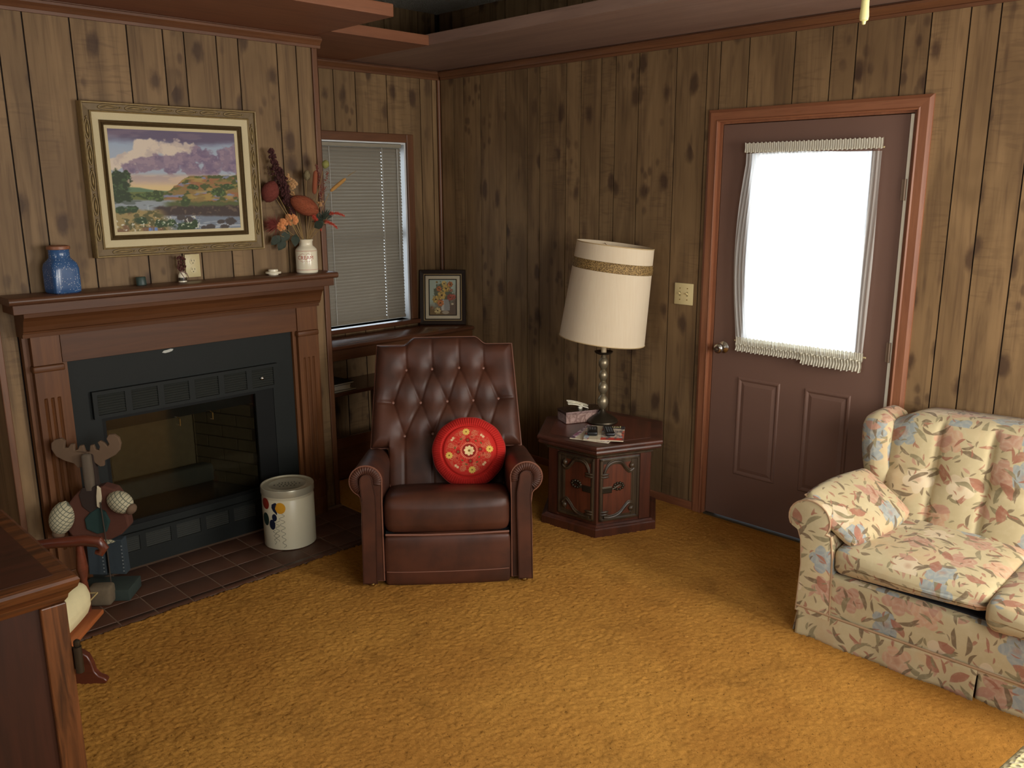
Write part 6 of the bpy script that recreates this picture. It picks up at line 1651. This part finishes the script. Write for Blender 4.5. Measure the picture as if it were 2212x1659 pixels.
b = MB(); b.box(dx_+.01, dx_+.02, dy_+.06, -.060, .03, h-.074); b.build('side_panel', dkp, cb)
b = MB(); b.box(dx_+.05, -.045, dy_+.01, dy_+.02, .03, h-.074); b.build('back_panel', dkp, cb)
b = MB(); b.box(dx_+.052, -.047, -.022, .002, .06, h-.085); cd_ = b.build('door', oak, cb, bevel=.003)
for zz_ in (.18, .560):
    b = MB(); b.tube([(.006, .010, zz_-.036), (.006, .010, zz_+.036)], .0105, 12); b.box(-.030, .004, .0015, .0045, zz_-.030, zz_+.030); b.tube([(.006, .010, zz_+.036), (.006, .010, zz_+.042), (.006, .010, zz_+.052), (.006, .010, zz_+.056)], [.006, .009, .008, .003], 8); b.build('hinge', M['bronze'], cb, smooth=True)

# ------------------------------------------------------------------ ottoman under a crocheted throw, near right
ott = empty('ottoman', (4.425, -1.955, .004), R(-7), label='low padded ottoman under the crocheted throw at the near right', cat='ottoman')
b = MB(); b.rbox(-.29, .29, -.44, .44, .06, .47, .05, 5, .008); b.build('padded_body', plain('tan_upholstery', L3(150, 122, 84), .9), ott, smooth='all')
for sx in (-1, 1):
    for sy in (-1, 1):
        b = MB(); b.lathe([(0, 0), (.018, 0), (.026, .03), (.022, .065), (0, .065)], (sx*.22, sy*.36, 0), 14); b.build('foot', M['table'], ott, smooth=True)
def crochet():
    N = NT('crocheted_cream'); v_ = N.voro(N.coord(), 62, .55); d_ = v_.outputs['Distance']
    N.set(Base_Color=N.mix(N.math('MULTIPLY', N.maprange(d_, .22, .10), .75), N.mix(N.noise(N.coord(), 40, 2), L3(206, 192, 132), L3(224, 212, 160)), L3(110, 92, 50)), Roughness=.95, Sheen_Weight=.2); N.bump(d_, .8, .012); return N.m
nx_, ny_ = 90, 120
Uu, Vv = np.meshgrid(np.linspace(-1, 1, nx_), np.linspace(-1, 1, ny_), indexing='ij')
hx_, hy_, dr_ = .302, .452, .24
def drape(t, h_):
    s_ = t*(h_+dr_); over = np.maximum(np.abs(s_)-h_, 0); r_ = .05
    ang2 = np.clip(over/r_, 0, np.pi/2); pos = np.sign(s_)*(np.minimum(np.abs(s_), h_)+r_*np.sin(ang2)-0.0); dz = r_*(1-np.cos(ang2))+np.maximum(over-r_*np.pi/2, 0); return pos, dz
px_, dzx = drape(Uu, hx_-.045); py_, dzy = drape(Vv, hy_-.045)
dz_ = np.maximum(dzx, dzy)+.15*np.minimum(dzx, dzy)
wv = .006*np.sin(Uu*22)*(dzy > .05)+.006*np.sin(Vv*26)*(dzx > .05)
px_ = px_+np.sign(px_)*(dzx > .05)*(.004+wv); py_ = py_+np.sign(py_)*(dzy > .05)*(.004+wv)
zz_ = .491-np.minimum(dz_, .40)+.004*(fbm(Uu*20+40, Vv*26+40, 5, 2)-.5)
A = np.stack([px_, py_, zz_], -1); B = A.copy(); B[..., 2] -= .005
B[..., 0] -= np.sign(px_)*(dzx > .04)*.004; B[..., 1] -= np.sign(py_)*(dzy > .04)*.004
b = MB(); b.slab(A, B); o = b.build('crocheted_throw', crochet(), loc=(4.425, -1.955, .004), rot=(0, 0, R(-7)), smooth='all'); tag(o, 'cream crocheted throw draped over the ottoman at the near right', 'throw')

# ------------------------------------------------------------------ pull cord hanging from the ceiling
pc = empty('pull_cord', (3.808, -2.171, 2.040), label='pale yellow pull hanging on a cord from the ceiling', cat='pull cord')
yl = plain('pale_yellow_pull', L3(232, 222, 150), .4, var=.03)
b = MB(); b.lathe([(0, 0), (.003, .001), (.004, .006), (.0075, .008), (.0085, .014), (.0072, .032), (.0068, .052), (.004, .060), (.0015, .064)], seg=16); b.build('pull', yl, pc, smooth=True)
b = MB(); b.tube([(0, 0, .062), (0, 0, ZC-2.040-.012)], .0011, 6); b.build('cord', white_cord, pc)
b = MB(); b.lathe([(0, ZC-2.04-.018), (.018, ZC-2.04-.014), (.026, ZC-2.04-.002), (.026, ZC-2.04), (0, ZC-2.04)], seg=24); b.build('ceiling_cup', M['cream_plastic'], pc, smooth=True)
